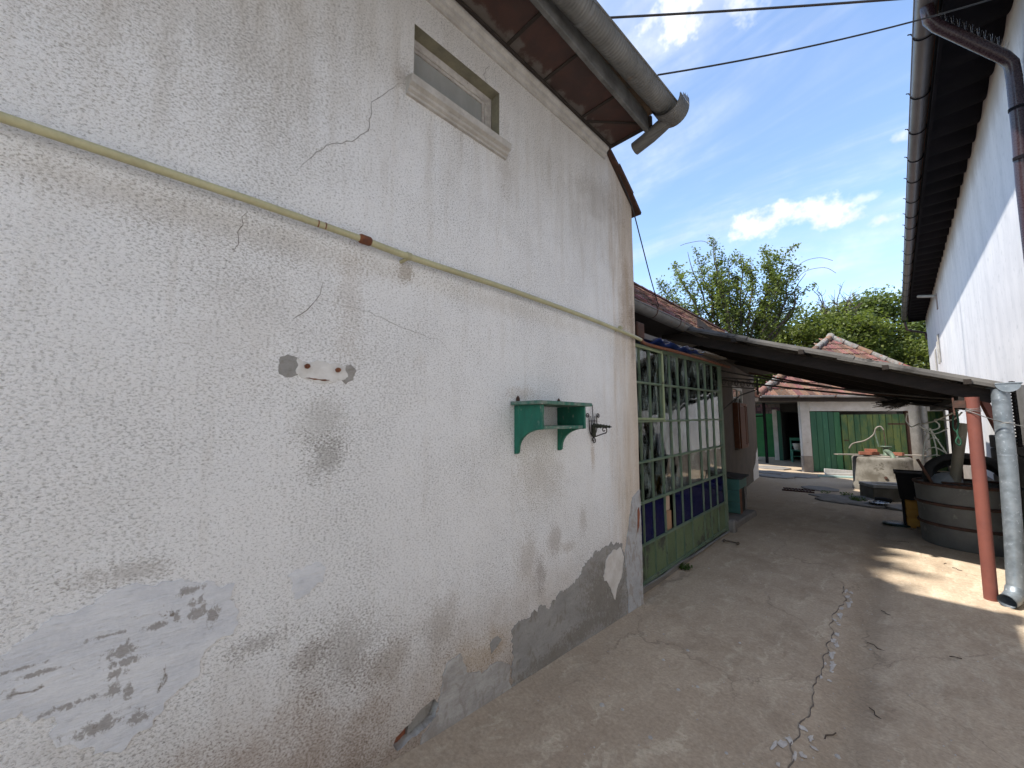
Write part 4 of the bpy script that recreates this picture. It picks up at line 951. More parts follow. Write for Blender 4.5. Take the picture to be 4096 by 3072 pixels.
b = MB().tube([(.50,5.50,6.0),(.50,5.515,5.78),(.51,5.535,5.66),(.56,5.57,5.58),(.98,5.83,5.13),(1.025,5.865,5.05),(1.03,5.87,4.9),(1.03,5.92,4.4),(1.03,6.02,3.9),(1.03,6.1,2.6),(1.03,6.1,.1)], .052, 20)
H_(b, 'brown_downpipe', MT['brownpipe'], fixn=False)
for p_, q_ in [((1.03,5.9,4.62),(1.03,5.905,4.59)),((1.03,5.96,4.15),(1.03,5.965,4.12)),((.50,5.505,5.90),(.50,5.507,5.87))]: H_(MB().tube([p_, q_], .057, 20), 'pipe_clip', MT['blacksoffit'])
b = MB()
for k in range(11):
    f = k/10; p = Vector((.58,5.58,5.60)).lerp(Vector((.99,5.835,5.16)), f)
    for s in (-1, 0, 1): b.tube([p, p+Vector((.02*s,.03*s,.115+.02*(s == 0)))+Vector((.015,-.01,0))], .0018, 4)
H_(b, 'bird_spikes', MT['chrome'], fixn=False)
H_(MB().tube([(.74,17.5,5.52),(1.1,17.1,5.36)], .045, 12), 'vent_tube', MT['palec'])
H_(MB().box((RX-.02,16.9,4.95), (RX+.001,17.15,5.40)), 'stain_plate', mat('dull_plate', (.30,.25,.23), (.24,.2,.19)))
for y_, z0, z1 in ((17.6,3.4,4.25),(18.1,3.4,4.1),(19.2,3.3,4.0)): H_(MB().tube([(RX-.03,y_,z0),(RX-.03,y_,z1),(RX+.0,y_,z1+.03)], .022, 8), 'wall_pipe', MT['palec'])

# dark panels against the right wall
for i, (y0, z0, z1) in enumerate([(6.55,.10,.45),(6.6,.46,.82),(6.55,.83,1.20),(6.62,1.21,1.40)]):
    t_ = MB().box((.985,y0,z0), (1.06,9.4,z1)); o = t_.build('concrete_slab', MT['fence'], bevel=.012)
    tag(o, ['lowest dark concrete slab stacked against the white house','second dark concrete slab from the ground by the white house','third dark concrete slab from the ground by the white house','topmost thin dark concrete slab by the white house'][i], 'slab', 'slabs stacked against the white house')
tag(MB().box((.72,6.1,-.03), (1.02,6.6,.12)).build('concrete_block', MT['palec'], bevel=.015), 'pale concrete block on the ground behind the downpipe', 'block')
b = MB(); arc = [(.97-.10*math.sin(a)*.9, 6.55+.25-.25*math.cos(a)) for a in lin(0, 1.3, 8)]
cpn = thing('curved_panel', 'pale curved plastic panel with black ribbed edge hung behind the downpipe', 'panel', (.95,6.6,1.4))
U_ = tb(cpn)
b = MB(); b.grid(lambda i, z_: (.84+.12*(i/7)**2, 6.30+.34*(i/7), z_), range(8), lin(1.36,1.98,5)); b.grid(lambda i, z_: (.86+.12*(i/7)**2, 6.30+.34*(i/7), z_), range(8), lin(1.36,1.98,5)); U_(b, 'sheet', MT['palec'], fixn=False)
b = MB()
for k in range(20): b.tube([(.842,6.285,1.365+k*.0325),(.842,6.285,1.385+k*.0325)], .016, 6)
b.box((.838,6.288,1.35), (.868,6.30,2.0)); U_(b, 'ribbed_edge', MT['blackplastic'])

# ------------------------------------------------------------------ garage, its front turned towards the viewer
GR = YAW
ga = thing('garage', 'whitewashed garage with clay tiled hip roof at the end of the yard', 'garage', (-2.04,15.685,0), GR)
def lb(par):
    def f(mb, name, m, label=None, **k):
        o = mb.build(name, m, par, **k)
        if label: o['label'] = label
        return o
    return f
G_ = lb(ga)
G_(MB().box((-.24,0,.50), (.07,.10,2.36)), 'pillar', MT['garwall'], bevel=.01)
G_(MB().box((-.25,-.012,-.1), (.075,.11,.515)), 'plinth', MT['plinth'], bevel=.02)
G_(MB().box((.07,.002,1.94), (5.0,.35,2.36)), 'lintel_wall', MT['garwall'])
G_(MB().box((3.22,.004,-.1), (3.62,.35,1.94)), 'side_wall', MT['sideplaster'])
G_(MB().prism([(2.35,3.0,-.1),(6.0,3.0,-.1),(6.0,3.0,2.4),(2.35,3.0,2.4)], (0,.1,0)), 'back_wall', MT['innerwall'])
G_(MB().box((3.14,-.03,-.05), (3.215,.06,1.95)), 'door_frame', MT['darkrust'])
# two plank leaves
def leaf(u0, u1, n, zt0, zt1, zb, m, w):
    e = MB().box((u0+.02,w+.03,zb+.05), (u1-.02,w+.05,min(zt0,zt1)-.05)); d = G_(e, 'door_leaf', MT['dark'])
    us = [u0+(u1-u0)*(i+random.uniform(-.08,.08)*(0 < i < n))/n for i in range(n+1)]
    for i in range(n):
        a, c = us[i]+.008, us[i+1]-.008; za = zt0+(zt1-zt0)*i/n; zc = zt0+(zt1-zt0)*(i+1)/n; ww = w+random.uniform(-.006,.006)
        b = MB().prism([(a,ww,zb),(c,ww,zb),(c,ww,zc),(a,ww,za)], (0,.028,0)); b.build('plank', MT[m], d)
    return d
leaf(.09,1.06,5,1.93,1.90,.02,'garplank2',.03); dR = leaf(1.06,3.12,10,1.82,1.84,.06,'garplank',.0)
for zz_ in (.35,1.5):
    MB().box((2.55,-.014,zz_), (3.12,-.004,zz_+.05)).build('strap_hinge', MT['darkrust'], dR)
MB().box((1.10,-.016,.98), (1.24,-.004,1.02)).build('hasp', MT['darkrust'], dR)
MB().box((2.05,-.012,1.32), (2.28,-.002,1.335)).build('latch_slot', MT['dark'], dR)
# roof: front face of clay tiles, hips
eL, eR_, ap = Vector((-1.78,-.34,2.43)), Vector((4.9,-.34,2.43)), Vector((2.72,2.15,4.80))
b = MB(); bk = [Vector((1.2,4.6,2.43)), Vector((6.5,4.6,2.43))]
dn = Vector((0,0,-.05))
b.add([eL+dn, eR_+dn, ap+dn, bk[1]+dn, bk[0]+dn], [(0,1,2),(1,3,2),(3,4,2),(4,0,2),(0,4,3,1)]); rfo = G_(b, 'roof', MT['tile'])
fs = (ap-Vector((ap.x,eL.y,eL.z))); FS = fs.length; fd = fs.normalized(); fnn = Vector((0,-fd.z,fd.y))
tm = MB(); tw = .2
prof_t = [(-.10,.0),(-.085,.026),(-.062,.026),(-.045,.004),(-.005,.004),(.008,.016),(.022,.004),(.075,.004),(.10,.012)]
n = len(prof_t)
tm.add([(x_, 0, z_+.03) for x_, z_ in prof_t]+[(x_, .40, z_-.002) for x_, z_ in prof_t]+[(x_, 0, z_+.012) for x_, z_ in prof_t], [(i, i+1, n+i+1, n+i) for i in range(n-1)]+[(2*n+i, 2*n+i+1, i+1, i) for i in range(n-1)])
tmm = tm.mesh('roof_tile'); tmm.materials.append(MT['tile'])
rows = int(FS/.335)
for r in range(rows):
    s = r*.335
    f = (s+.1)/FS; ul = eL.x+(ap.x-eL.x)*f; ur = eR_.x+(ap.x-eR_.x)*f
    k = 0; u = eL.x+.1
    while u < ur:
        if u > ul-.05:
            o = bpy.data.objects.new('roof_tile', tmm); COL.objects.link(o); o.parent = rfo
            p = Vector((u, eL.y, eL.z))+fd*(s-.04)+fnn*.0
            o.matrix_basis = Matrix.Translation(p) @ Matrix(((1,fd.x,fnn.x,0),(0,fd.y,fnn.y,0),(0,fd.z,fnn.z,0),(0,0,0,1))) @ Matrix.Rotation(random.uniform(-.015,.015),4,'Z') @ Matrix.Translation((0,0,random.uniform(-.006,.006)))
        u += tw
def hip(a, c, nn_):
    d_ = (c-a)/nn_
    for i in range(nn_):
        p = a+d_*i; q_ = p+d_*1.12; b = MB()
        b.tube([p+Vector((0,0,.03)), q_+Vector((0,0,.05))], .1, 10, radii=[.118,.088])
        b.build('hip_tile', MT['lichen'] if i % 3 else MT['tile'], rfo, fixn=False)
hip(eL, ap, 13); hip(eR_, ap, 9)
MB().lathe([(0,.20),(.07,.18),(.13,.10),(.15,0),(.14,-.08)], (ap.x,ap.y,ap.z), 12).build('finial_cap', MT['lichen'], rfo, fixn=False)
# eave gutter
b = MB(); pg2 = half(-.43,2.41,.055)
b.grid(lambda u, i: (u, pg2[i][0], pg2[i][1]), lin(-1.75,4.9,14), range(14)); b.tube([(-1.75,-.487,2.41),(4.9,-.487,2.41)], .007, 6)
gg = G_(b, 'gutter', mat('light_gutter', (.36,.36,.37), (.25,.25,.255), sc=4, rough=.6), fixn=False)
for u in (-.6,.55,1.9,3.2): MB().box((u-.012,-.50,2.335), (u+.012,-.36,2.42)).build('bracket', MT['darkrust'], gg)
G_(MB().box((-1.75,-.30,2.24), (5.0,.36,2.36)), 'eave_beam', MT['darkwood'])
# passage on its left, running on along the alley
GW = Matrix.Translation((-2.04,15.685,0)) @ Matrix.Rotation(GR,4,'Z'); GI = GW.inverted()
def GWd(mb, name, m, **k):
    o = mb.build(name, m, ga, **k); o.matrix_parent_inverse = GI; return o
GWd(MB().beam((-3.70,17.9,-.05),(-3.70,17.9,2.36),.09,.09), 'passage_post', MT['blacksoffit'])
GWd(MB().beam((-4.15,17.75,1.80),(-3.72,17.9,1.82),.05,.05), 'passage_brace', MT['blacksoffit'])
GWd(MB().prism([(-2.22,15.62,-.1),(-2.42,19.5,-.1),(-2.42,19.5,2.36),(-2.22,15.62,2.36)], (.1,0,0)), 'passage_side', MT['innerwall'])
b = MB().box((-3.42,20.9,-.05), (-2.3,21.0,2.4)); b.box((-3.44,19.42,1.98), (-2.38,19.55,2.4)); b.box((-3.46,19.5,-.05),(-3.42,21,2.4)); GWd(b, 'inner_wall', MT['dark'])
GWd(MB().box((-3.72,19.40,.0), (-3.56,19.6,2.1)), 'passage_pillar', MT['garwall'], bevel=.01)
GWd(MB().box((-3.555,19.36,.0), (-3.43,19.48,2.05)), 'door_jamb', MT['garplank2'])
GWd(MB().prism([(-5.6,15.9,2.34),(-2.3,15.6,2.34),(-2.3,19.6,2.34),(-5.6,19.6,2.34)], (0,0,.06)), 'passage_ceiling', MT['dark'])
# things in and beyond the passage
gt = thing('metal_gate', 'green sheet metal gate with rust spots beyond the dark passage', 'gate', (-4.05,20.5,0), .55)
T_ = lb(gt); T_(MB().box((-.62,0,.04), (.62,.03,1.95)), 'sheet', MT['gate']); T_(MB().box((-.62,-.03,1.0), (.62,0,1.04)), 'cross_bar', MT['gate']); T_(MB().box((-.66,-.04,.0), (-.60,.06,2.0)), 'stile', MT['garplank2'])
tag(MB().box((-.08,0,0),(.08,.16,2.1)).build('gate_pillar', MT['garwall'], bevel=.01), 'narrow whitewashed pillar at the left edge of the passage', 'pillar'); bpy.data.objects['gate_pillar'].location = (-4.46,18.9,0); bpy.data.objects['gate_pillar'].rotation_euler.z = GR
fr = thing('far_shed', 'small red tiled shed seen through the passage', 'building', (-4.75,23.6,0), .3)
X_ = lb(fr); X_(MB().prism([(-2.4,-.2,1.90),(2.1,-.2,1.90),(2.1,1.3,3.0),(-2.4,1.3,3.0)], (0,.05,-.06)), 'roof_deck', MT['darkwood']); X_(MB().box((-2.2,0,-.1), (2.0,.2,1.95)), 'wall', MT['garwall'])
for r in range(6):
    for c in range(13):
        u = -2.3+c*.34+(.17 if r % 2 else 0); X_(MB().prism([(u,-.25+r*.24,1.93+r*.19),(u+.31,-.25+r*.24,1.93+r*.19),(u+.31,.05+r*.24,2.15+r*.19),(u,.05+r*.24,2.15+r*.19)], (0,-.015,.03)), 'roof_tile', MT['tile'])
# chair with bucket
ch = thing('wooden_chair', 'green painted wooden chair in the dark passage doorway', 'chair', (-2.88,19.12,0), .25)
c_ = lb(ch); gw = MT['teal2'] = mat('chair_green', (.05,.20,.14), (.04,.16,.11), sc=8, rough=.6)
for sx in (-.2,.2):
    c_(MB().beam((sx*1.08,-.20,0),(sx,-.18,.44),.04,.04), 'leg', gw); c_(MB().beam((sx*1.05,.22,0),(sx,.19,.95),.04,.035), 'leg', gw)
c_(MB().box((-.23,-.22,.44), (.23,.21,.475)), 'seat', gw, bevel=.005); c_(MB().box((-.20,.175,.84), (.20,.20,.95)), 'top_rail', gw); c_(MB().box((-.19,.18,.62), (.19,.20,.69)), 'back_slat', gw)
c_(MB().beam((-.2,-.185,.24),(.2,-.185,.24),.025,.03), 'stretcher', gw); c_(MB().beam((-.205,-.19,.2),(-.205,.2,.2),.025,.03), 'stretcher', gw); c_(MB().beam((.205,-.19,.2),(.205,.2,.2),.025,.03), 'stretcher', gw)
bk_ = thing('bucket', 'pale grey bucket standing on the green chair', 'bucket', (-2.87,19.08,.477))
k_ = lb(bk_); k_(MB().lathe([(0,.002),(.11,.002),(.165,.25),(.175,.255),(.17,.262),(.158,.255),(.105,.012),(0,.012)], seg=24), 'body', MT['whiterag'], fixn=False); k_(MB().tube([(.17*math.cos(a), .17*math.sin(a)*.3-.12, .245+.02*math.sin(a)) for a in lin(0, math.pi, 12)], .005, 5), 'handle', MT['chrome'])
# right of the garage: pipe, green boards
tag(MB().tube([(-.0,0,0),(0,0,2.3)], .085, 16).build('grey_pipe', MT['zincplain']), 'pale grey vertical pipe right of the garage door', 'pipe'); bpy.data.objects['grey_pipe'].location = (.62,18.1,0)
gb = thing('board_fence', 'green boarded gate right of the grey pipe behind the tub', 'gate', (-2.04,15.685,0), GR)
B__ = lb(gb)
for i in range(6): B__(MB().box((3.98+i*.16,.30+random.uniform(0,.01),.0), (4.125+i*.16,.33,2.05)), 'board', MT['garplank'])
B__(MB().box((3.98,.33,.4), (4.95,.37,.5)), 'ledge', MT['dark']); B__(MB().box((3.98,.33,1.5), (4.95,.37,1.6)), 'ledge', MT['dark'])

# boards leaning at the garage door
for (p, q_, h, m, lb_, w_) in [((-1.62,14.72,.16),(-.92,15.28,.10),.14,'greyboard','upper pale grey board leaning on the garage door',.03),((-1.60,14.66,.055),(-.93,15.22,.045),.10,'greyboard','lower pale grey board against the garage door',.035),((-1.74,14.5,.03),(-.98,14.78,.03),.05,'tealpale','pale turquoise board lying before the garage door',.12)]:
    tag(MB().beam(p, q_, w_, h).build('loose_board', MT[m], bevel=.004), lb_, 'board', 'boards by the garage door')

# ------------------------------------------------------------------ well with hand pump
WC = (-.33,12.82)
we = thing('well', 'stained round concrete well with hand pump in front of the garage', 'well', (WC[0],WC[1],0))
w_ = lb(we)
b = MB(); b.lathe([(.53,-.05),(.555,.0),(.55,.12),(.535,.14),(.53,.66),(.535,.72),(.52,.76),(.50,.775),(.0,.775)], seg=40); w_(b, 'ring', MT['wellc'], fixn=False)
for a in (-1.45,-1.05): w_(MB().tube([(.50*math.cos(a),.50*math.sin(a),.34),(.56*math.cos(a),.56*math.sin(a),.34)], .03, 10), 'pipe_stub', MT['darkrust'])
w_(MB().box((-.30,-.28,.776), (.30,.30,.80)), 'cover_slab', MT['oldboard'], bevel=.01)
pu = thing('hand_pump', 'old cast iron hand pump with curved handle on the well', 'pump', (WC[0],WC[1],.80))
u_ = lb(pu); cxp = .10
b = MB(); b.lathe([(.085,0),(.085,.02),(.05,.035),(.055,.14),(.05,.18),(.10,.20),(.105,.225),(.06,.215)], (cxp,0,0), 20); u_(b, 'body', MT['handle'], fixn=False)
u_(MB().tube(curve_pts([(cxp,-.03,.12),(cxp+.06,-.13,.08),(cxp+.10,-.24,.02),(cxp+.12,-.30,-.05)], 5), .045, 12, radii=None), 'spout', MT['handle'], fixn=False)
u_(MB().tube([(cxp,0,.20),(cxp-.01,0,.62)], .008, 6), 'rod', MT['darkrust']); u_(MB().tube([(cxp-.12,.02,.2),(cxp-.17,.02,.55)], .016, 8), 'pillar', MT['handle'])
u_(MB().tube(curve_pts([(cxp-.01,0,.60),(cxp-.06,0,.68),(cxp-.14,.01,.64),(cxp-.20,.02,.48),(cxp-.36,.02,.34),(cxp-.58,.02,.26),(cxp-.66,.02,.14)], 7), .016, 8), 'handle', MT['oldboard'], fixn=False)
bl = MB().box((-.11,-.055,0), (.11,.055,.065)).mesh('brick'); bl.materials.append(MT['brickred'])
for (dx, dy, dz_, rz_a, lb_) in [(-.26,-.26,.822,.3,'brick lying left of the pump on the well cover'),(-.16,-.18,.888,.1,'brick lying on top of another brick left of the pump'),(-.12,-.14,.822,1.0,'brick under another brick left of the pump'),(.28,-.05,.822,-.4,'brick lying right of the pump on the well cover')]:
    o = bpy.data.objects.new('brick', bl); COL.objects.link(o); o.location = (WC[0]+dx, WC[1]+dy, dz_); o.rotation_euler.z = rz_a; tag(o, lb_, 'brick', 'bricks on the well')
tag(MB().beam((WC[0]-.78,WC[1]-.50,.812),(WC[0]+.72,WC[1]+.52,.812),.16,.022).build('loose_board', MT['oldboard']), 'long grey board laid across the top of the well', 'board')

# concrete trough
tr = thing('trough', 'low square concrete basin standing in front of the well', 'basin', (-.27,11.33,0), .5)
t__ = lb(tr)
b = MB(); b.lathe([(.25,.05),(.25,.30),(.235,.305),(.18,.29),(.15,.2),(0,.18)], seg=8, smooth=False)
b2 = MB()
b2.prism([(-.33,-.25,0),(.33,-.25,0),(.33,.25,0),(-.33,.25,0)], (0,0,.255)); t__(b2, 'body', MT['mossc'], bevel=.015)
ring_o = [(-.345,-.26),(.345,-.26),(.345,.26),(-.345,.26)]; b3 = MB(); k = 28; vo_ = []; vi_ = []
for i in range(k):
    a = 2*math.pi*i/k; ca, sa = math.cos(a), math.sin(a); s_ = 1/max(abs(ca)/.345, abs(sa)/.26); vo_.append((ca*s_, sa*s_)); vi_.append((ca*.23, sa*.17))
vs_ = [(x_,y_,.257) for x_, y_ in vo_]+[(x_,y_,.315) for x_, y_ in vo_]+[(x_,y_,.315) for x_, y_ in vi_]+[(x_*.9,y_*.9,.262) for x_, y_ in vi_]
fs_ = []
for i in range(k):
    j = (i+1) % k
    for q0 in (0,1,2): fs_.append((q0*k+i, q0*k+j, (q0+1)*k+j, (q0+1)*k+i))
b3.add(vs_, fs_); t__(b3, 'rim', MT['palec'])
pt_ = thing('metal_bowl', 'shiny metal bowl on the ground below the basin', 'bowl', (-.36,10.32,.005))
lb(pt_)(MB().lathe([(0,.004),(.10,.004),(.15,.06),(.16,.065),(.152,.066),(.10,.012),(0,.012)], seg=24), 'body', MT['chrome'], fixn=False); lb(pt_)(MB().tube([(.155*math.cos(a),.155*math.sin(a),.066) for a in lin(0,2*math.pi,25)], .006, 5), 'rim', MT['chrome'])
tag(MB().lathe([(0,0),(.09,.0),(.13,.05),(.12,.10),(.05,.11),(0,.115)], seg=14).build('black_pot', MT['blackplastic'], fixn=False), 'small black upturned pot between the basin and the bowl', 'pot'); bpy.data.objects['black_pot'].location = (-.30,10.72,0)

# ------------------------------------------------------------------ tub and its neighbours
TC = (.60,7.92)
tu = thing('metal_tub', 'large round grey metal tub with rusty hoops full of scrap', 'tub', (TC[0],TC[1],0))
m_ = lb(tu); b = MB()
b.lathe([(.0,.0),(.455,.0),(.462,.01),(.468,.22),(.478,.50),(.49,.775),(.49,.79),(.475,.79),(.46,.40),(.44,.03),(0,.03)], seg=48); m_(b, 'shell', MT['tub'], fixn=False)
for z_, r_ in ((.27,.474),(.535,.484),(.785,.491)): m_(MB().tube([(r_*math.cos(a), r_*math.sin(a), z_) for a in lin(0,2*math.pi,49)], .020, 8, cap=False), 'hoop', MT['darkrust'], fixn=False)
ty = thing('tyre', 'black rubber tyre leaning inside the metal tub', 'tyre', (TC[0]+.0,TC[1]+.02,.86))
b = MB(); rr_ = [(.30+.0,-.06),(.34,-.085),(.395,-.075),(.405,0),(.395,.075),(.34,.085),(.30,.06)]
b.lathe(rr_, seg=36); o = lb(ty)(b, 'carcass', MT['rubber'], fixn=False); ty.rotation_euler = (R(40), R(-5), 0)
pvp = MB().tube([(.45,7.7,.60),(.525,7.7,1.1),(.60,7.7,1.58)], .054, 18); tag(pvp.build('plastic_pipe', MT['pvc']), 'thick dull plastic pipe standing slanted in the tub', 'pipe')
tag(MB().tube([(.34,7.62,.62),(.16,7.56,1.10)], .016, 8).build('iron_rod', MT['darkrust']), 'rusty rod sticking out of the tub on the left', 'rod')
tag(MB().tube([(.55,8.2,.6),(.54,8.25,1.22)], .011, 8).build('iron_rod', MT['blackplastic']), 'thin dark rod standing at the back of the tub', 'rod')
b = MB(); b.lathe([(0,0),(.10,.0),(.15,.06),(.155,.12),(.12,.19),(.05,.22),(0,.225)], seg=16); o = tag(b.build('grey_bag', MT['bag'], fixn=False), 'crumpled grey plastic bag among the scrap in the tub', 'bag'); o.location = (.42,7.78,.70)
for v in o.data.vertices: v.co += Vector((mn.noise(v.co*14), mn.noise(v.co*14+Vector((5,0,0))), mn.noise(v.co*14+Vector((0,7,0)))))*.03
for i, (dx, dy, a, lb_) in enumerate([(-.1,-.28,.2,'rusty flat bar lying across the front rim of the tub'),(.2,-.3,-.3,'rusty flat bar right of the plastic pipe in the tub'),(.12,-.12,.9,'rusty flat bar deep in the tub behind the pipe')]):
    tag(MB().box((-.14,-.02,0),(.14,.02,.02)).build('scrap_bar', MT['rust'] if i else MT['darkrust']), lb_, 'scrap metal', 'scrap in the tub'); o = bpy.data.objects[['scrap_bar','scrap_bar.001','scrap_bar.002'][i]]; o.location = (TC[0]+dx,TC[1]+dy,.80-.05*i); o.rotation_euler = (.1,.1*i,a)
tag(MB().lathe([(0,.62),(.2,.66),(.35,.60),(.44,.64),(.455,.5)], (TC[0],TC[1],0), 24).build('scrap_heap', MT['dark'], fixn=False), 'dark heap of scrap filling the tub', 'scrap metal')
yb = thing('wooden_crate', 'ochre yellow wooden box beside the metal tub', 'crate', (.205,8.72,0), .04)
y__ = lb(yb); y__(MB().box((-.19,-.17,.03), (.19,.17,.42)), 'body', MT['yellow'], bevel=.006)
for i in range(3): y__(MB().box((-.196,-.182,.035+i*.13), (.196,-.171,.155+i*.13)), 'plank', MT['yellow'], bevel=.003)
for i in range(3): y__(MB().box((-.205,-.17,.035+i*.13), (-.191,.17,.155+i*.13)), 'plank', MT['yellow'], bevel=.003)
y__(MB().box((-.235,-.16,.0), (-.215,.12,.43)), 'dark_side', MT['blackplastic']); y__(MB().box((-.17,-.15,.0), (-.11,.15,.03)), 'foot', MT['yellow'])
bb = thing('black_bin', 'black plastic bin standing on the yellow box', 'bin', (.25,8.68,.43), .02)
z__ = lb(bb); b = MB(); b.add([(-.30,-.24,0),(.30,-.24,0),(.30,.24,0),(-.30,.24,0),(-.33,-.26,.385),(.33,-.26,.385),(.33,.26,.385),(-.33,.26,.385)], [(0,3,2,1),(0,1,5,4),(1,2,6,5),(2,3,7,6),(3,0,4,7),(4,5,6,7)]); z__(b, 'body', MT['blackplastic'], bevel=.01)
b = MB()
for a_, c_2 in [((-.345,-.275,.38),(.345,-.25,.40)),((-.345,.25,.38),(.345,.275,.40)),((-.345,-.25,.38),(-.32,.25,.40)),((.32,-.25,.38),(.345,.25,.40))]: b.box(a_, c_2)
z__(b, 'rim', MT['blackplastic'])
b = MB(); b.lathe([(0,.03),(.13,.035),(.17,.02),(.185,.0),(.16,.0)], seg=24); o = tag(b.build('plastic_dish', mat('green_black_plastic', (.02,.035,.03), (.03,.05,.04), rough=.35), fixn=False), 'dark green plastic dish lying on the ground by the yellow box', 'dish'); o.location = (-.10,8.68,.004)
# hanging broom, cables and rope under the roof
br = thing('twig_broom', 'dark twig broom slung under the lean-to roof', 'broom', (.2,6.9,1.78))
r__ = tb(br); r__(MB().tube([(.52,5.98,1.72),(.05,6.85,1.83)], .012, 8), 'handle', MT['iron'])
b = MB()
for k in range(120):
    s = Vector((.10,6.76,1.825)); e = s+Vector((-.20,.36,.015))+Vector((random.gauss(0,.06),random.gauss(0,.06),random.gauss(0,.045)))
    b.tube([s+Vector((random.gauss(0,.012),0,random.gauss(0,.012))), s.lerp(e,.5)+Vector((0,0,random.gauss(0,.02))), e], .0035, 3, cap=False)
r__(b, 'bristles', MT['iron'], fixn=False)
def hang(pts, r, m): return MB().tube(curve_pts(pts, 6), r, 6)
tag(MB().beam((.63,9.5,-.05),(.66,9.5,1.86),.13,.10).build('timber_post', MT['darkrust'], bevel=.01), 'dark red brown post behind the tub carrying the lean-to roof', 'post')
wcb = MB(); ap_ = (.345,8.6,1.50)
for pts in [[(.48,6.4,1.72),(.36,7.2,1.62),(.30,8.0,1.58),(.22,8.5,1.56),(.15,8.6,1.52),(.10,8.6,1.62),(.12,8.6,1.73)],[(.22,8.5,1.56),(.27,8.6,1.50),(.34,8.6,1.47),(.43,8.6,1.50),(.44,8.6,1.56),(.40,8.5,1.63),(.50,7.5,1.62),(.52,6.6,1.70)],
            [ap_,(.29,8.62,1.35),(.25,8.63,1.1),(.22,8.6,.94)],[ap_,(.38,8.6,1.3),(.39,8.6,1.1),(.37,8.6,1.0)],[ap_,(.42,8.62,1.3),(.48,8.6,1.15),(.50,8.6,1.05)],
            [(.27,8.6,1.16),(.37,8.55,1.22),(.47,8.6,1.15)],[(.26,8.6,1.06),(.38,8.55,1.11),(.49,8.6,1.05)],[(.31,8.6,1.33),(.37,8.55,1.36),(.42,8.6,1.33)],[(.28,8.6,1.47),(.38,8.5,1.42),(.52,8.5,1.50)]]:
    wcb.tube(curve_pts(pts, 6), .0085, 6, cap=False)
tag(wcb.build('white_cable', MT['whitecable'], fixn=False), 'tangle of thin white cable hanging above the tub', 'cable')
b = MB().tube(curve_pts([(.42,5.95,1.72),(.40,5.96,1.55),(.43,5.97,1.47),(.41,5.97,1.40),(.43,5.98,1.36),(.445,5.97,1.40),(.425,5.96,1.48),(.44,5.95,1.6),(.43,5.95,1.72)], 5), .007, 6); tag(b.build('green_rope', MT['greenrope'], fixn=False), 'loop of green rope hanging beside the red post', 'rope')
# ornamental iron bracket under the roof by the porch
ib = thing('scroll_bracket', 'ornate black wrought iron bracket on the corner of the porch', 'bracket', (-1.9,6.6,2.1))
i_ = tb(ib); b = MB()
A0, A1 = Vector((-1.88,6.45,2.27)), Vector((-1.58,7.3,2.27)); dv = A1-A0
b.beam(A0, A1, .02, .02); b.beam(A0-Vector((0,0,.14)), A1-Vector((0,0,.14)), .014, .014); b.beam(A1+Vector((0,0,.02)), A1-Vector((0,0,.24)), .025, .025)
b.tube([A0-Vector((0,0,.5)), A0.lerp(A1,.5)-Vector((0,0,.26)), A1-Vector((0,0,.15))], .01, 6)
for k in range(6):
    c0 = A0.lerp(A1,(k+.5)/6)-Vector((0,0,.07)); e1 = dv.normalized()
    b.tube([c0+e1*(.06*(1-.75*i/20)*math.cos(i*.5+k*3.1))+Vector((0,0,.06*(1-.75*i/20)*math.sin(i*.5+k*3.1))) for i in range(21)], .006, 5)
i_(b, 'scrollwork', MT['iron'], fixn=False)

# ------------------------------------------------------------------ teal box on its step
tag(MB().box((-2.55,6.42,-.05), (-1.82,7.85,.085)).build('doorstep', MT['concstep'], bevel=.02), 'low concrete doorstep at the end of the porch', 'step')
tag(MB().box((-1.90,6.38,-.05), (-1.77,6.52,.17)).build('kerb_stone', MT['concstep'], bevel=.02), 'small concrete kerb stone at the foot of the porch corner', 'kerb stone')
bx_ = thing('wooden_box', 'teal painted wooden box with sloping lid beyond the porch', 'box', (-2.13,7.55,.085), .06)
q__ = lb(bx_)
q__(MB().box((-.26,-.24,.0), (.17,.30,.56)), 'body', MT['dark'])
for i in range(3): q__(MB().box((-.27,-.262,.01+i*.185), (.185,-.242,.19+i*.185)), 'plank', MT['teal'], bevel=.003)
q__(MB().box((.172,-.26,.40), (.192,.31,.565)), 'plank', MT['teal'], bevel=.003); q__(MB().box((.172,-.24,0), (.188,-.10,.395)), 'post', MT['rust']); q__(MB().box((.172,.20,0), (.188,.31,.395)), 'post', MT['plinth'])
q__(MB().prism([(-.30,-.29,.60),(.23,-.29,.565),(.23,-.29,.585),(-.30,-.29,.62)], (0,.64,0)), 'lid', MT['felt'])

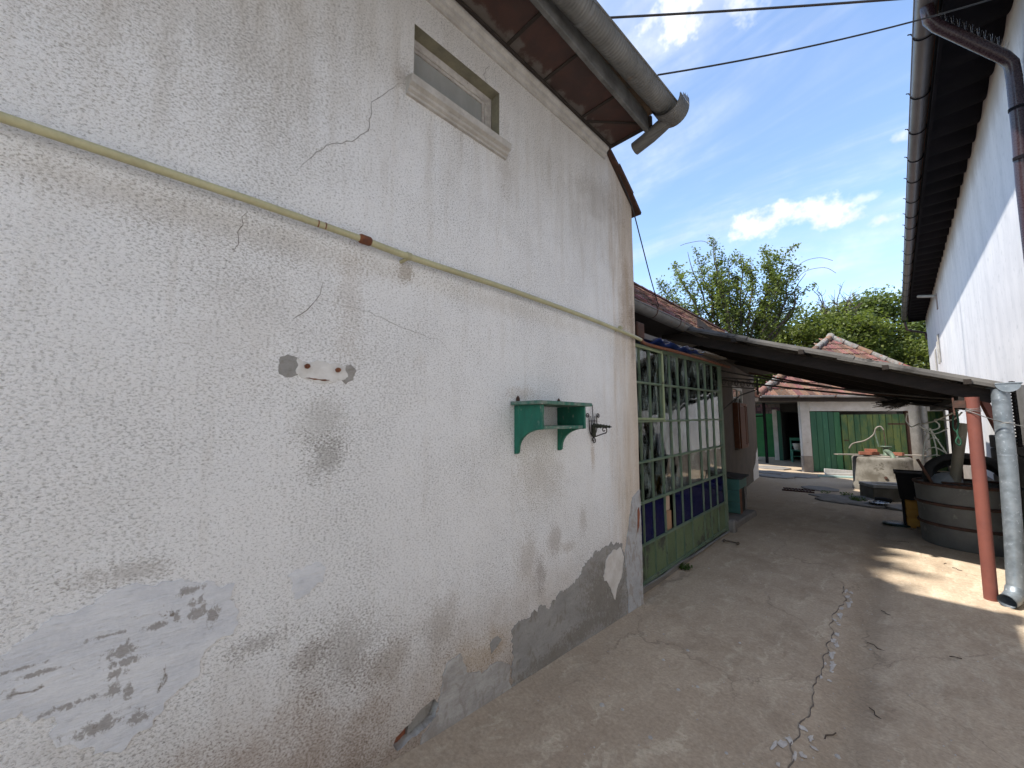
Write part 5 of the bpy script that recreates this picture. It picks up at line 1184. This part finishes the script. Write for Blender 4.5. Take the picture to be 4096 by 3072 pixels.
# ------------------------------------------------------------------ small things on the ground
def G0(x, y): return gz(x, y)
bo = MB(); pts = curve_pts([(-1.755,5.83,.018),(-1.70,5.828,.02),(-1.64,5.826,.02),(-1.59,5.822,.018)], 4)
bo.tube(pts, .011, 8); 
for e in ((-1.757,5.845),(-1.757,5.815),(-1.588,5.838),(-1.588,5.806)): bo.lathe([(0,-.018),(.012,-.014),(.018,0),(.012,.014),(0,.018)], (e[0],e[1],.016), 8)
tag(bo.build('bone', MT['bone'], fixn=False), 'brown knobbed bone lying on the concrete by the porch', 'bone')
def weed(x, y, n, r, label):
    t_ = thing('weed', label, 'weed', (x, y, G0(x,y))); b = MB(); s = MB()
    for k in range(n):
        a = random.uniform(0, 6.28); rr2 = r*math.sqrt(random.random()); h = random.uniform(.01,.055)*r/.08
        c = Vector((rr2*math.cos(a), rr2*math.sin(a), h)); d1 = Vector((random.gauss(0,1),random.gauss(0,1),random.gauss(0,.5))).normalized()*.014*r/.08; d2 = d1.cross(Vector((random.gauss(0,1),random.gauss(0,1),1))).normalized()*.008*r/.08
        b.add([c-d1, c+d2, c+d1, c-d2], [(0,1,2,3)])
        if k % 6 == 0: s.tube([(0,0,0), c], .0015, 3, cap=False)
    lb(t_)(b, 'leaves', MT['weed'], fixn=False); lb(t_)(s, 'stems', MT['weed'], fixn=False)
weed(-1.79,4.56,160,.075,'small green weed growing at the foot of the porch glazing'); weed(-.68,10.62,120,.13,'green weed growing in broken paving near the basin'); weed(-.88,11.15,90,.11,'smaller weed left of the basin in the paving'); weed(-1.24,11.25,60,.09,'dry looking weed farthest left in the broken paving')
dr_ = thing('drain_grate', 'rectangular metal drain grate set in the yard floor', 'grate', (-1.74,11.25,.012), .1)
for i in range(9): lb(dr_)(MB().box((-.27+i*.06,-.16,0), (-.24+i*.06,.16,.02)), 'bar', MT['darkrust'])
lb(dr_)(MB().box((-.30,-.19,-.01), (.30,-.16,.018)), 'frame_side', MT['darkrust']); lb(dr_)(MB().box((-.30,.16,-.01), (.30,.19,.018)), 'frame_side', MT['darkrust'])
# broken paving slabs near the well
psl = []
for i, (x, y, s, lb_) in enumerate([(-.95,10.35,.34,'broken paving slab nearest the left of the channel'),(-.55,10.25,.30,'broken paving slab beside the shiny bowl'),(-1.05,10.85,.36,'broken paving slab left of the basin'),(-.65,11.05,.26,'small broken slab touching the basin'),(.15,10.3,.36,'broken paving slab right of the shiny bowl'),(-1.45,11.9,.34,'broken paving slab beyond the drain grate'),(-2.6,13.6,.40,'flat slab at the corner of the beige house'),(-2.2,14.2,.42,'flat slab before the garage pillar'),(-2.9,14.6,.45,'flat slab at the entrance of the passage'),(-3.2,16.0,.5,'flat slab inside the dark passage')]):
    a0 = random.random()*6; k = random.randint(5,7)
    pl = [(x+s*(.75+.4*random.random())*math.cos(a0+j*2*math.pi/k)*1.25, y+s*(.75+.4*random.random())*math.sin(a0+j*2*math.pi/k)) for j in range(k)]
    z0 = gz(x, y)
    b = MB(); b.prism([(px_, py_, z0-.03) for px_, py_ in pl], (random.uniform(-.004,.004),0,.052+random.uniform(0,.012)))
    tag(b.build('paving_slab', MT['concstep'], bevel=.008), lb_, 'slab', 'broken paving slabs in the yard')
# twigs and chips, each its own
twl = [(-.36,2.75,.10,1.2,'twig nearest the camera in the channel'),(-.20,3.15,.09,2.2,'twig lying across the channel left of centre'),(-.22,4.05,.12,2.6,'longest twig in the channel before the sun patch'),(-.18,4.75,.08,2.4,'twig at the near edge of the sun patch'),(.36,6.55,.10,2.3,'dark twig on the sunlit concrete by the post'),(.28,6.7,.05,1.2,'tiny twig near the far edge of the sun patch'),(-.05,7.5,.12,.4,'dark leaf stalk in the shade left of the tub'),(.18,4.2,.06,.3,'short twig on the worn right side of the alley')]
for x, y, L, a, lb_ in twl:
    z0 = gz(x, y)+.005; d_ = Vector((math.cos(a), math.sin(a), 0))*L/2; c = Vector((x,y,z0)); nn2 = Vector((-d_.y,d_.x,0))*.25
    tag(MB().tube([c-d_, c-d_*.3+nn2, c+d_*.3-nn2*.4+Vector((0,0,.004)), c+d_], .0030, 6).build('twig', MT['dryt'], fixn=False), lb_, 'twig', 'twigs in the channel')
stl = [(-1.30,2.05,.016),(-1.20,2.1,.010),(-1.05,2.5,.012),(-.98,2.62,.011),(-1.18,3.0,.013),(-.8,1.9,.012),(-.95,3.4,.010),(-.32,2.62,.014),(-1.4,3.1,.008),(-.7,2.2,.009),(-.25,4.0,.008),(-1.6,4.75,.01),(-1.0,2.02,.012),(-1.25,2.75,.012),(-.62,2.05,.01)]
ch_ = MB()
for k in range(420):
    x = random.uniform(-1.6,.6); y = random.uniform(1.4,8.5); r_ = random.uniform(.0015,.005); z0 = gz(x, y)
    ch_.lathe([(0,-.3*r_),(r_,0),(r_*.7,.7*r_),(0,.9*r_)], (x,y,z0), 5, smooth=False)
for x, y, r_ in stl: ch_.lathe([(0,-.003),(r_,0),(r_*.75,r_*.45),(0,r_*.6)], (x,y,gz(x,y)), 6, smooth=False)
tag(ch_.build('gravel_chips', MT['stone'], fixn=False), 'scattered pale mortar chips on the concrete', 'chips', kind='stuff')
# pale worn scrapes beside the crack: thin skins of lime on the concrete
def skin(pts, seed, lb_):
    pl = jag(pts, .018, .025, seed); bm = bmesh.new(); vv = [bm.verts.new((p[0], p[1], gz(p[0],p[1])+.006)) for p in pl]; f = bm.faces.new(vv); 
    bmesh.ops.triangulate(bm, faces=[f]); bmesh.ops.recalc_face_normals(bm, faces=bm.faces[:]); me = bpy.data.meshes.new('lime_scrape'); bm.to_mesh(me); bm.free()
    o = link('lime_scrape', me, MT['scrape']); o.parent = bpy.data.objects['ground']; return o
MT['scrape'] = mat('lime_skin', (.55,.52,.48), (.42,.385,.35), sc=22, rough=.95, bump=.5)
MT['scrape_old'] = mat('lime_scrape', (.40,.38,.355), (.29,.27,.25), sc=16, rough=.95, bump=.5)


# broken lip of the channel: dark crack and pale worn edge
def strip(y0, y1, f0, f1, m, nm, dz_):
    ys4 = lin(y0, y1, max(6, int((y1-y0)/.02))); b = MB(); vs4 = []
    for y_ in ys4:
        e = min(1, (y_-y0)/.06, (y1-y_)/.06)
        for fx_ in (f0(y_), f0(y_)+(f1(y_)-f0(y_))*max(e,.02)): vs4.append((fx_, y_, gz(fx_, y_)+dz_))
    b.add(vs4, [(2*i, 2*i+1, 2*i+3, 2*i+2) for i in range(len(ys4)-1)]); o = b.build(nm, m, bpy.data.objects['ground'], fixn=False); return o
cx0 = lambda y_: crack_x(y_)
wd = lambda y_: .014+.022*mn.noise(Vector((y_*5, 2, 0)))+.022*mn.noise(Vector((y_*17, 5, 0)))+.012*mn.noise(Vector((y_*45, 8, 0)))
def flake(cx_, cy_, rx_, ry_, seed):
    k_ = 11; pl_ = []
    for j in range(k_):
        a_ = 2*math.pi*j/k_; q_ = .55+.75*abs(mn.noise(Vector((math.cos(a_)*1.7, math.sin(a_)*1.7, seed*3.7))))*1.6
        x_ = cx_+rx_*q_*math.cos(a_); y_ = cy_+ry_*q_*math.sin(a_); pl_.append((x_, y_, gz(x_, y_)+.0045))
    b = MB(); b.add(pl_+[(cx_, cy_, gz(cx_, cy_)+.006)], [(j, (j+1) % k_, k_) for j in range(k_)]); b.build('lime_flake', MT['scrape'], bpy.data.objects['ground'], fixn=False)
rs = random.Random(5)
for k in range(46):
    y_ = rs.choice([rs.uniform(2.1,2.7), rs.uniform(3.3,4.6), rs.uniform(3.6,4.5), rs.uniform(4.7,5.1)])
    off = rs.uniform(.008,.05) if y_ > 3 else rs.uniform(-.09,.07)
    flake(cx0(y_)+off, y_, rs.uniform(.006,.022), rs.uniform(.012,.055), k)
strip(2.0, 5.2, lambda y_: cx0(y_)-.002, lambda y_: cx0(y_)+.0015+.003*mn.noise(Vector((y_*30,0,0))), mat('crack_shadow', (.10,.085,.075), (.15,.13,.115), sc=20, rough=1), 'crack_line', .0035)

# ------------------------------------------------------------------ trees behind the roofs
def leaves(mb, c, n, spread, size, flat=.6):
    for k in range(n):
        p = c+Vector((random.gauss(0,spread[0]),random.gauss(0,spread[1]),random.gauss(0,spread[2])))
        d = Vector((random.gauss(0,1),random.gauss(0,1),random.gauss(-.2,.7))).normalized()
        w = d.cross(Vector((random.gauss(0,.5),random.gauss(0,.5),1))).normalized(); L = size*random.uniform(.7,1.3)
        mb.add([p-d*L*.5, p-d*L*.05+w*L*.32, p+d*L*.5, p-d*L*.05-w*L*.32], [(0,1,2,3)])
def limb(mb, a, b_, r0, r1, wig, n=7):
    pts = []; 
    for i in range(n+1):
        f = i/n; p = Vector(a).lerp(Vector(b_), f); s = math.sin(math.pi*f)
        pts.append(p+Vector((mn.noise(p*.7),mn.noise(p*.7+Vector((9,0,0))),.3*mn.noise(p*.7+Vector((0,9,0)))))*wig*s)
    mb.tube(pts, r0, 6, cap=False, radii=[r0+(r1-r0)*i/n for i in range(n+1)]); return pts
VR = Vector((math.cos(YAW), math.sin(YAW), 0)); VF = Vector((-math.sin(YAW), math.cos(YAW), 0))
pe = thing('pear_tree', 'sparse pear tree with upright leafy shoots above the lean-to roof', 'tree', (-4.6,18.6,0)); pt2 = Vector((-4.6,18.6,0))
tk = MB(); lf = MB()
limb(tk, pt2, pt2+Vector((.2,.1,4.2)), .17, .12, .3)
# main limbs: image-plane offset u (metres along the view's right), height
for (u, h, u0, h0, dep, dens, bare) in [(-2.75,8.0,-.6,4.3,-.4,1,.0),(-2.35,8.35,-.6,4.3,.4,1,0),(-1.55,8.5,-.5,4.2,.0,1.2,0),(-1.9,9.15,-.5,4.4,.3,.5,.45),(-.75,9.65,-.3,4.2,.1,1.2,.12),(-1.05,9.5,-.3,4.4,-.3,.5,.3),(-.35,8.5,-.2,4.2,.5,1.4,0),(.25,9.05,.0,4.2,0,.7,.3),(.75,8.7,.1,4.2,.4,1.2,.05),(1.35,8.85,.3,4.2,-.2,1.6,0),(1.75,8.8,.4,4.2,.2,1.6,0),(2.25,8.95,.5,4.2,.0,1.5,0),(2.5,7.9,.6,4.2,.4,1.2,0),(3.0,8.0,1.0,4.6,-.1,.35,.5),(2.95,7.3,.9,4.4,.2,1.2,.1),(-2.6,7.2,-.5,4.0,.5,1,0),(-1.2,7.6,-.3,4.0,-.6,1.3,0),(.4,7.8,.1,4.0,.6,1.4,0),(1.4,7.6,.3,4.0,-.5,1.5,0),(-.1,8.7,-.1,4.2,.3,1.2,0),(.5,8.3,.1,4.2,-.3,1.2,0),(-3.2,7.5,-.7,4.2,.1,1.0,0),(-1.0,8.3,-.3,4.2,.4,1.1,0),(2.8,8.5,.7,4.4,.1,1.0,.1)]:
    a = pt2+VR*u0*.4+VF*dep*.3+Vector((0,0,h0-.4)); mid = pt2+VR*(u0+(u-u0)*.55)+VF*dep+Vector((0,0,h0+(h-h0)*.45)); e = pt2+VR*u+VF*dep+Vector((0,0,h))
    p1 = limb(tk, a, mid, .07, .045, .3); p2 = limb(tk, mid, e, .045, .010, .35, 10)
    for i, p in enumerate(p1[3:]+p2):
        f = (i)/(len(p1)-3+len(p2)); 
        if f > 1-bare: continue
        leaves(lf, p, int(30*dens), (.15,.15,.17), .115)
        if random.random() < .6:
            q2 = p+VR*random.uniform(-.5,.5)+VF*random.uniform(-.4,.4)+Vector((0,0,random.uniform(.15,.6))); limb(tk, p, q2, .016, .006, .1, 4)
            for w in (.35,.6,.8,1.0): leaves(lf, p.lerp(q2,w), int(11*dens), (.075,.075,.085), .11)
for (pts) in [[(-.75,9.1),(-1.3,9.5),(-2.0,9.42),(-2.35,9.3)],[(2.2,7.7),(2.9,8.5),(3.7,8.75),(4.3,8.62)],[(2.4,7.4),(3.0,8.1),(3.9,8.3),(4.4,8.05)]]:
    tk.tube(curve_pts([pt2+VR*u+Vector((0,0,h)) for u, h in pts], 6), .010, 5, cap=False)
lb(pe)(MB().add([v-pt2 for v in map(Vector, tk.v)], tk.f, True), 'trunk', MT['bark'], fixn=False); lb(pe)(MB().add([v-pt2 for v in map(Vector, lf.v)], lf.f), 'crown', MT['leafA'], fixn=False)
def big_tree(name, label, base, h, crown, nl_, size, m, clumps):
    base = Vector(base); t_ = thing(name, label, 'tree', base); tk = MB(); lf = MB()
    c0 = Vector((0,0,crown[3])); limb(tk, Vector((0,0,0)), c0, .26, .14, .4)
    for k in range(clumps):
        th = random.uniform(0,2*math.pi); ph = math.acos(random.uniform(-.55,1)); rr2 = random.uniform(.55,1.0)
        c = c0+VR*crown[0]*rr2*math.sin(ph)*math.cos(th)+VF*crown[1]*rr2*math.sin(ph)*math.sin(th)+Vector((0,0,crown[2]*rr2*math.cos(ph)))
        limb(tk, c0*random.uniform(.7,1.0), c, .05, .012, .5, 6)
        s = random.uniform(.24,.44); leaves(lf, c, nl_, (s,s,s*.55), size)
    lb(t_)(tk, 'trunk', MT['bark'], fixn=False); lb(t_)(lf, 'crown', MT[m], fixn=False)
big_tree('leafy_tree', 'round mid green tree filling the gap left of the garage roof', (-3.35,23.6,0), 7.6, (2.1,1.8,2.0,5.2), 150, .15, 'leafB', 95)
big_tree('leafy_tree', 'bushy tree directly above the tip of the garage roof', (-1.9,26.0,0), 8, (1.9,1.8,2.1,5.4), 150, .16, 'leafB', 85)
big_tree('leafy_tree', 'tall dark green tree close to the eave of the white house', (-.2,29.5,0), 9, (3.0,2.2,2.9,6.0), 160, .18, 'leafC', 130)
big_tree('leafy_tree', 'low bushy tree behind the garage beside the white house', (.9,27.5,0), 6, (1.9,1.6,1.8,3.9), 150, .16, 'leafB', 75)
big_tree('leafy_tree', 'dense low tree mass behind the pear tree', (-5.4,22.6,0), 6, (2.6,1.6,1.6,4.0), 150, .15, 'leafC', 85)
ba = thing('bare_tree', 'bare branched dead tree top between the two leafy trees', 'tree', (-2.0,25.4,0)); tk = MB()
bp = Vector((0,0,0)); top = limb(tk, bp, Vector((.1,0,6.6)), .14, .08, .3)
for k in range(16):
    a = Vector((.1,0,6.3+.2*random.random())); e = a+VR*random.uniform(-1.5,1.5)+VF*random.uniform(-.6,.6)+Vector((0,0,random.uniform(.9,2.1))); p1 = limb(tk, a, e, .045, .012, .6)
    for q2 in p1[3:]:
        for j in range(2): limb(tk, q2, q2+VR*random.uniform(-.4,.4)+Vector((0,0,random.uniform(.05,.5))), .012, .005, .2, 3)
lb(ba)(tk, 'trunk', MT['bark'], fixn=False)

# tree added out of frame behind the stucco house to shade the porch yard
big_tree('added_shade_tree', 'unseen dense tree added behind the stucco house for shade', (-7.3,-.75,0), 13.5, (1.25,1.25,1.3,12.4), 110, .5, 'leafC', 190)
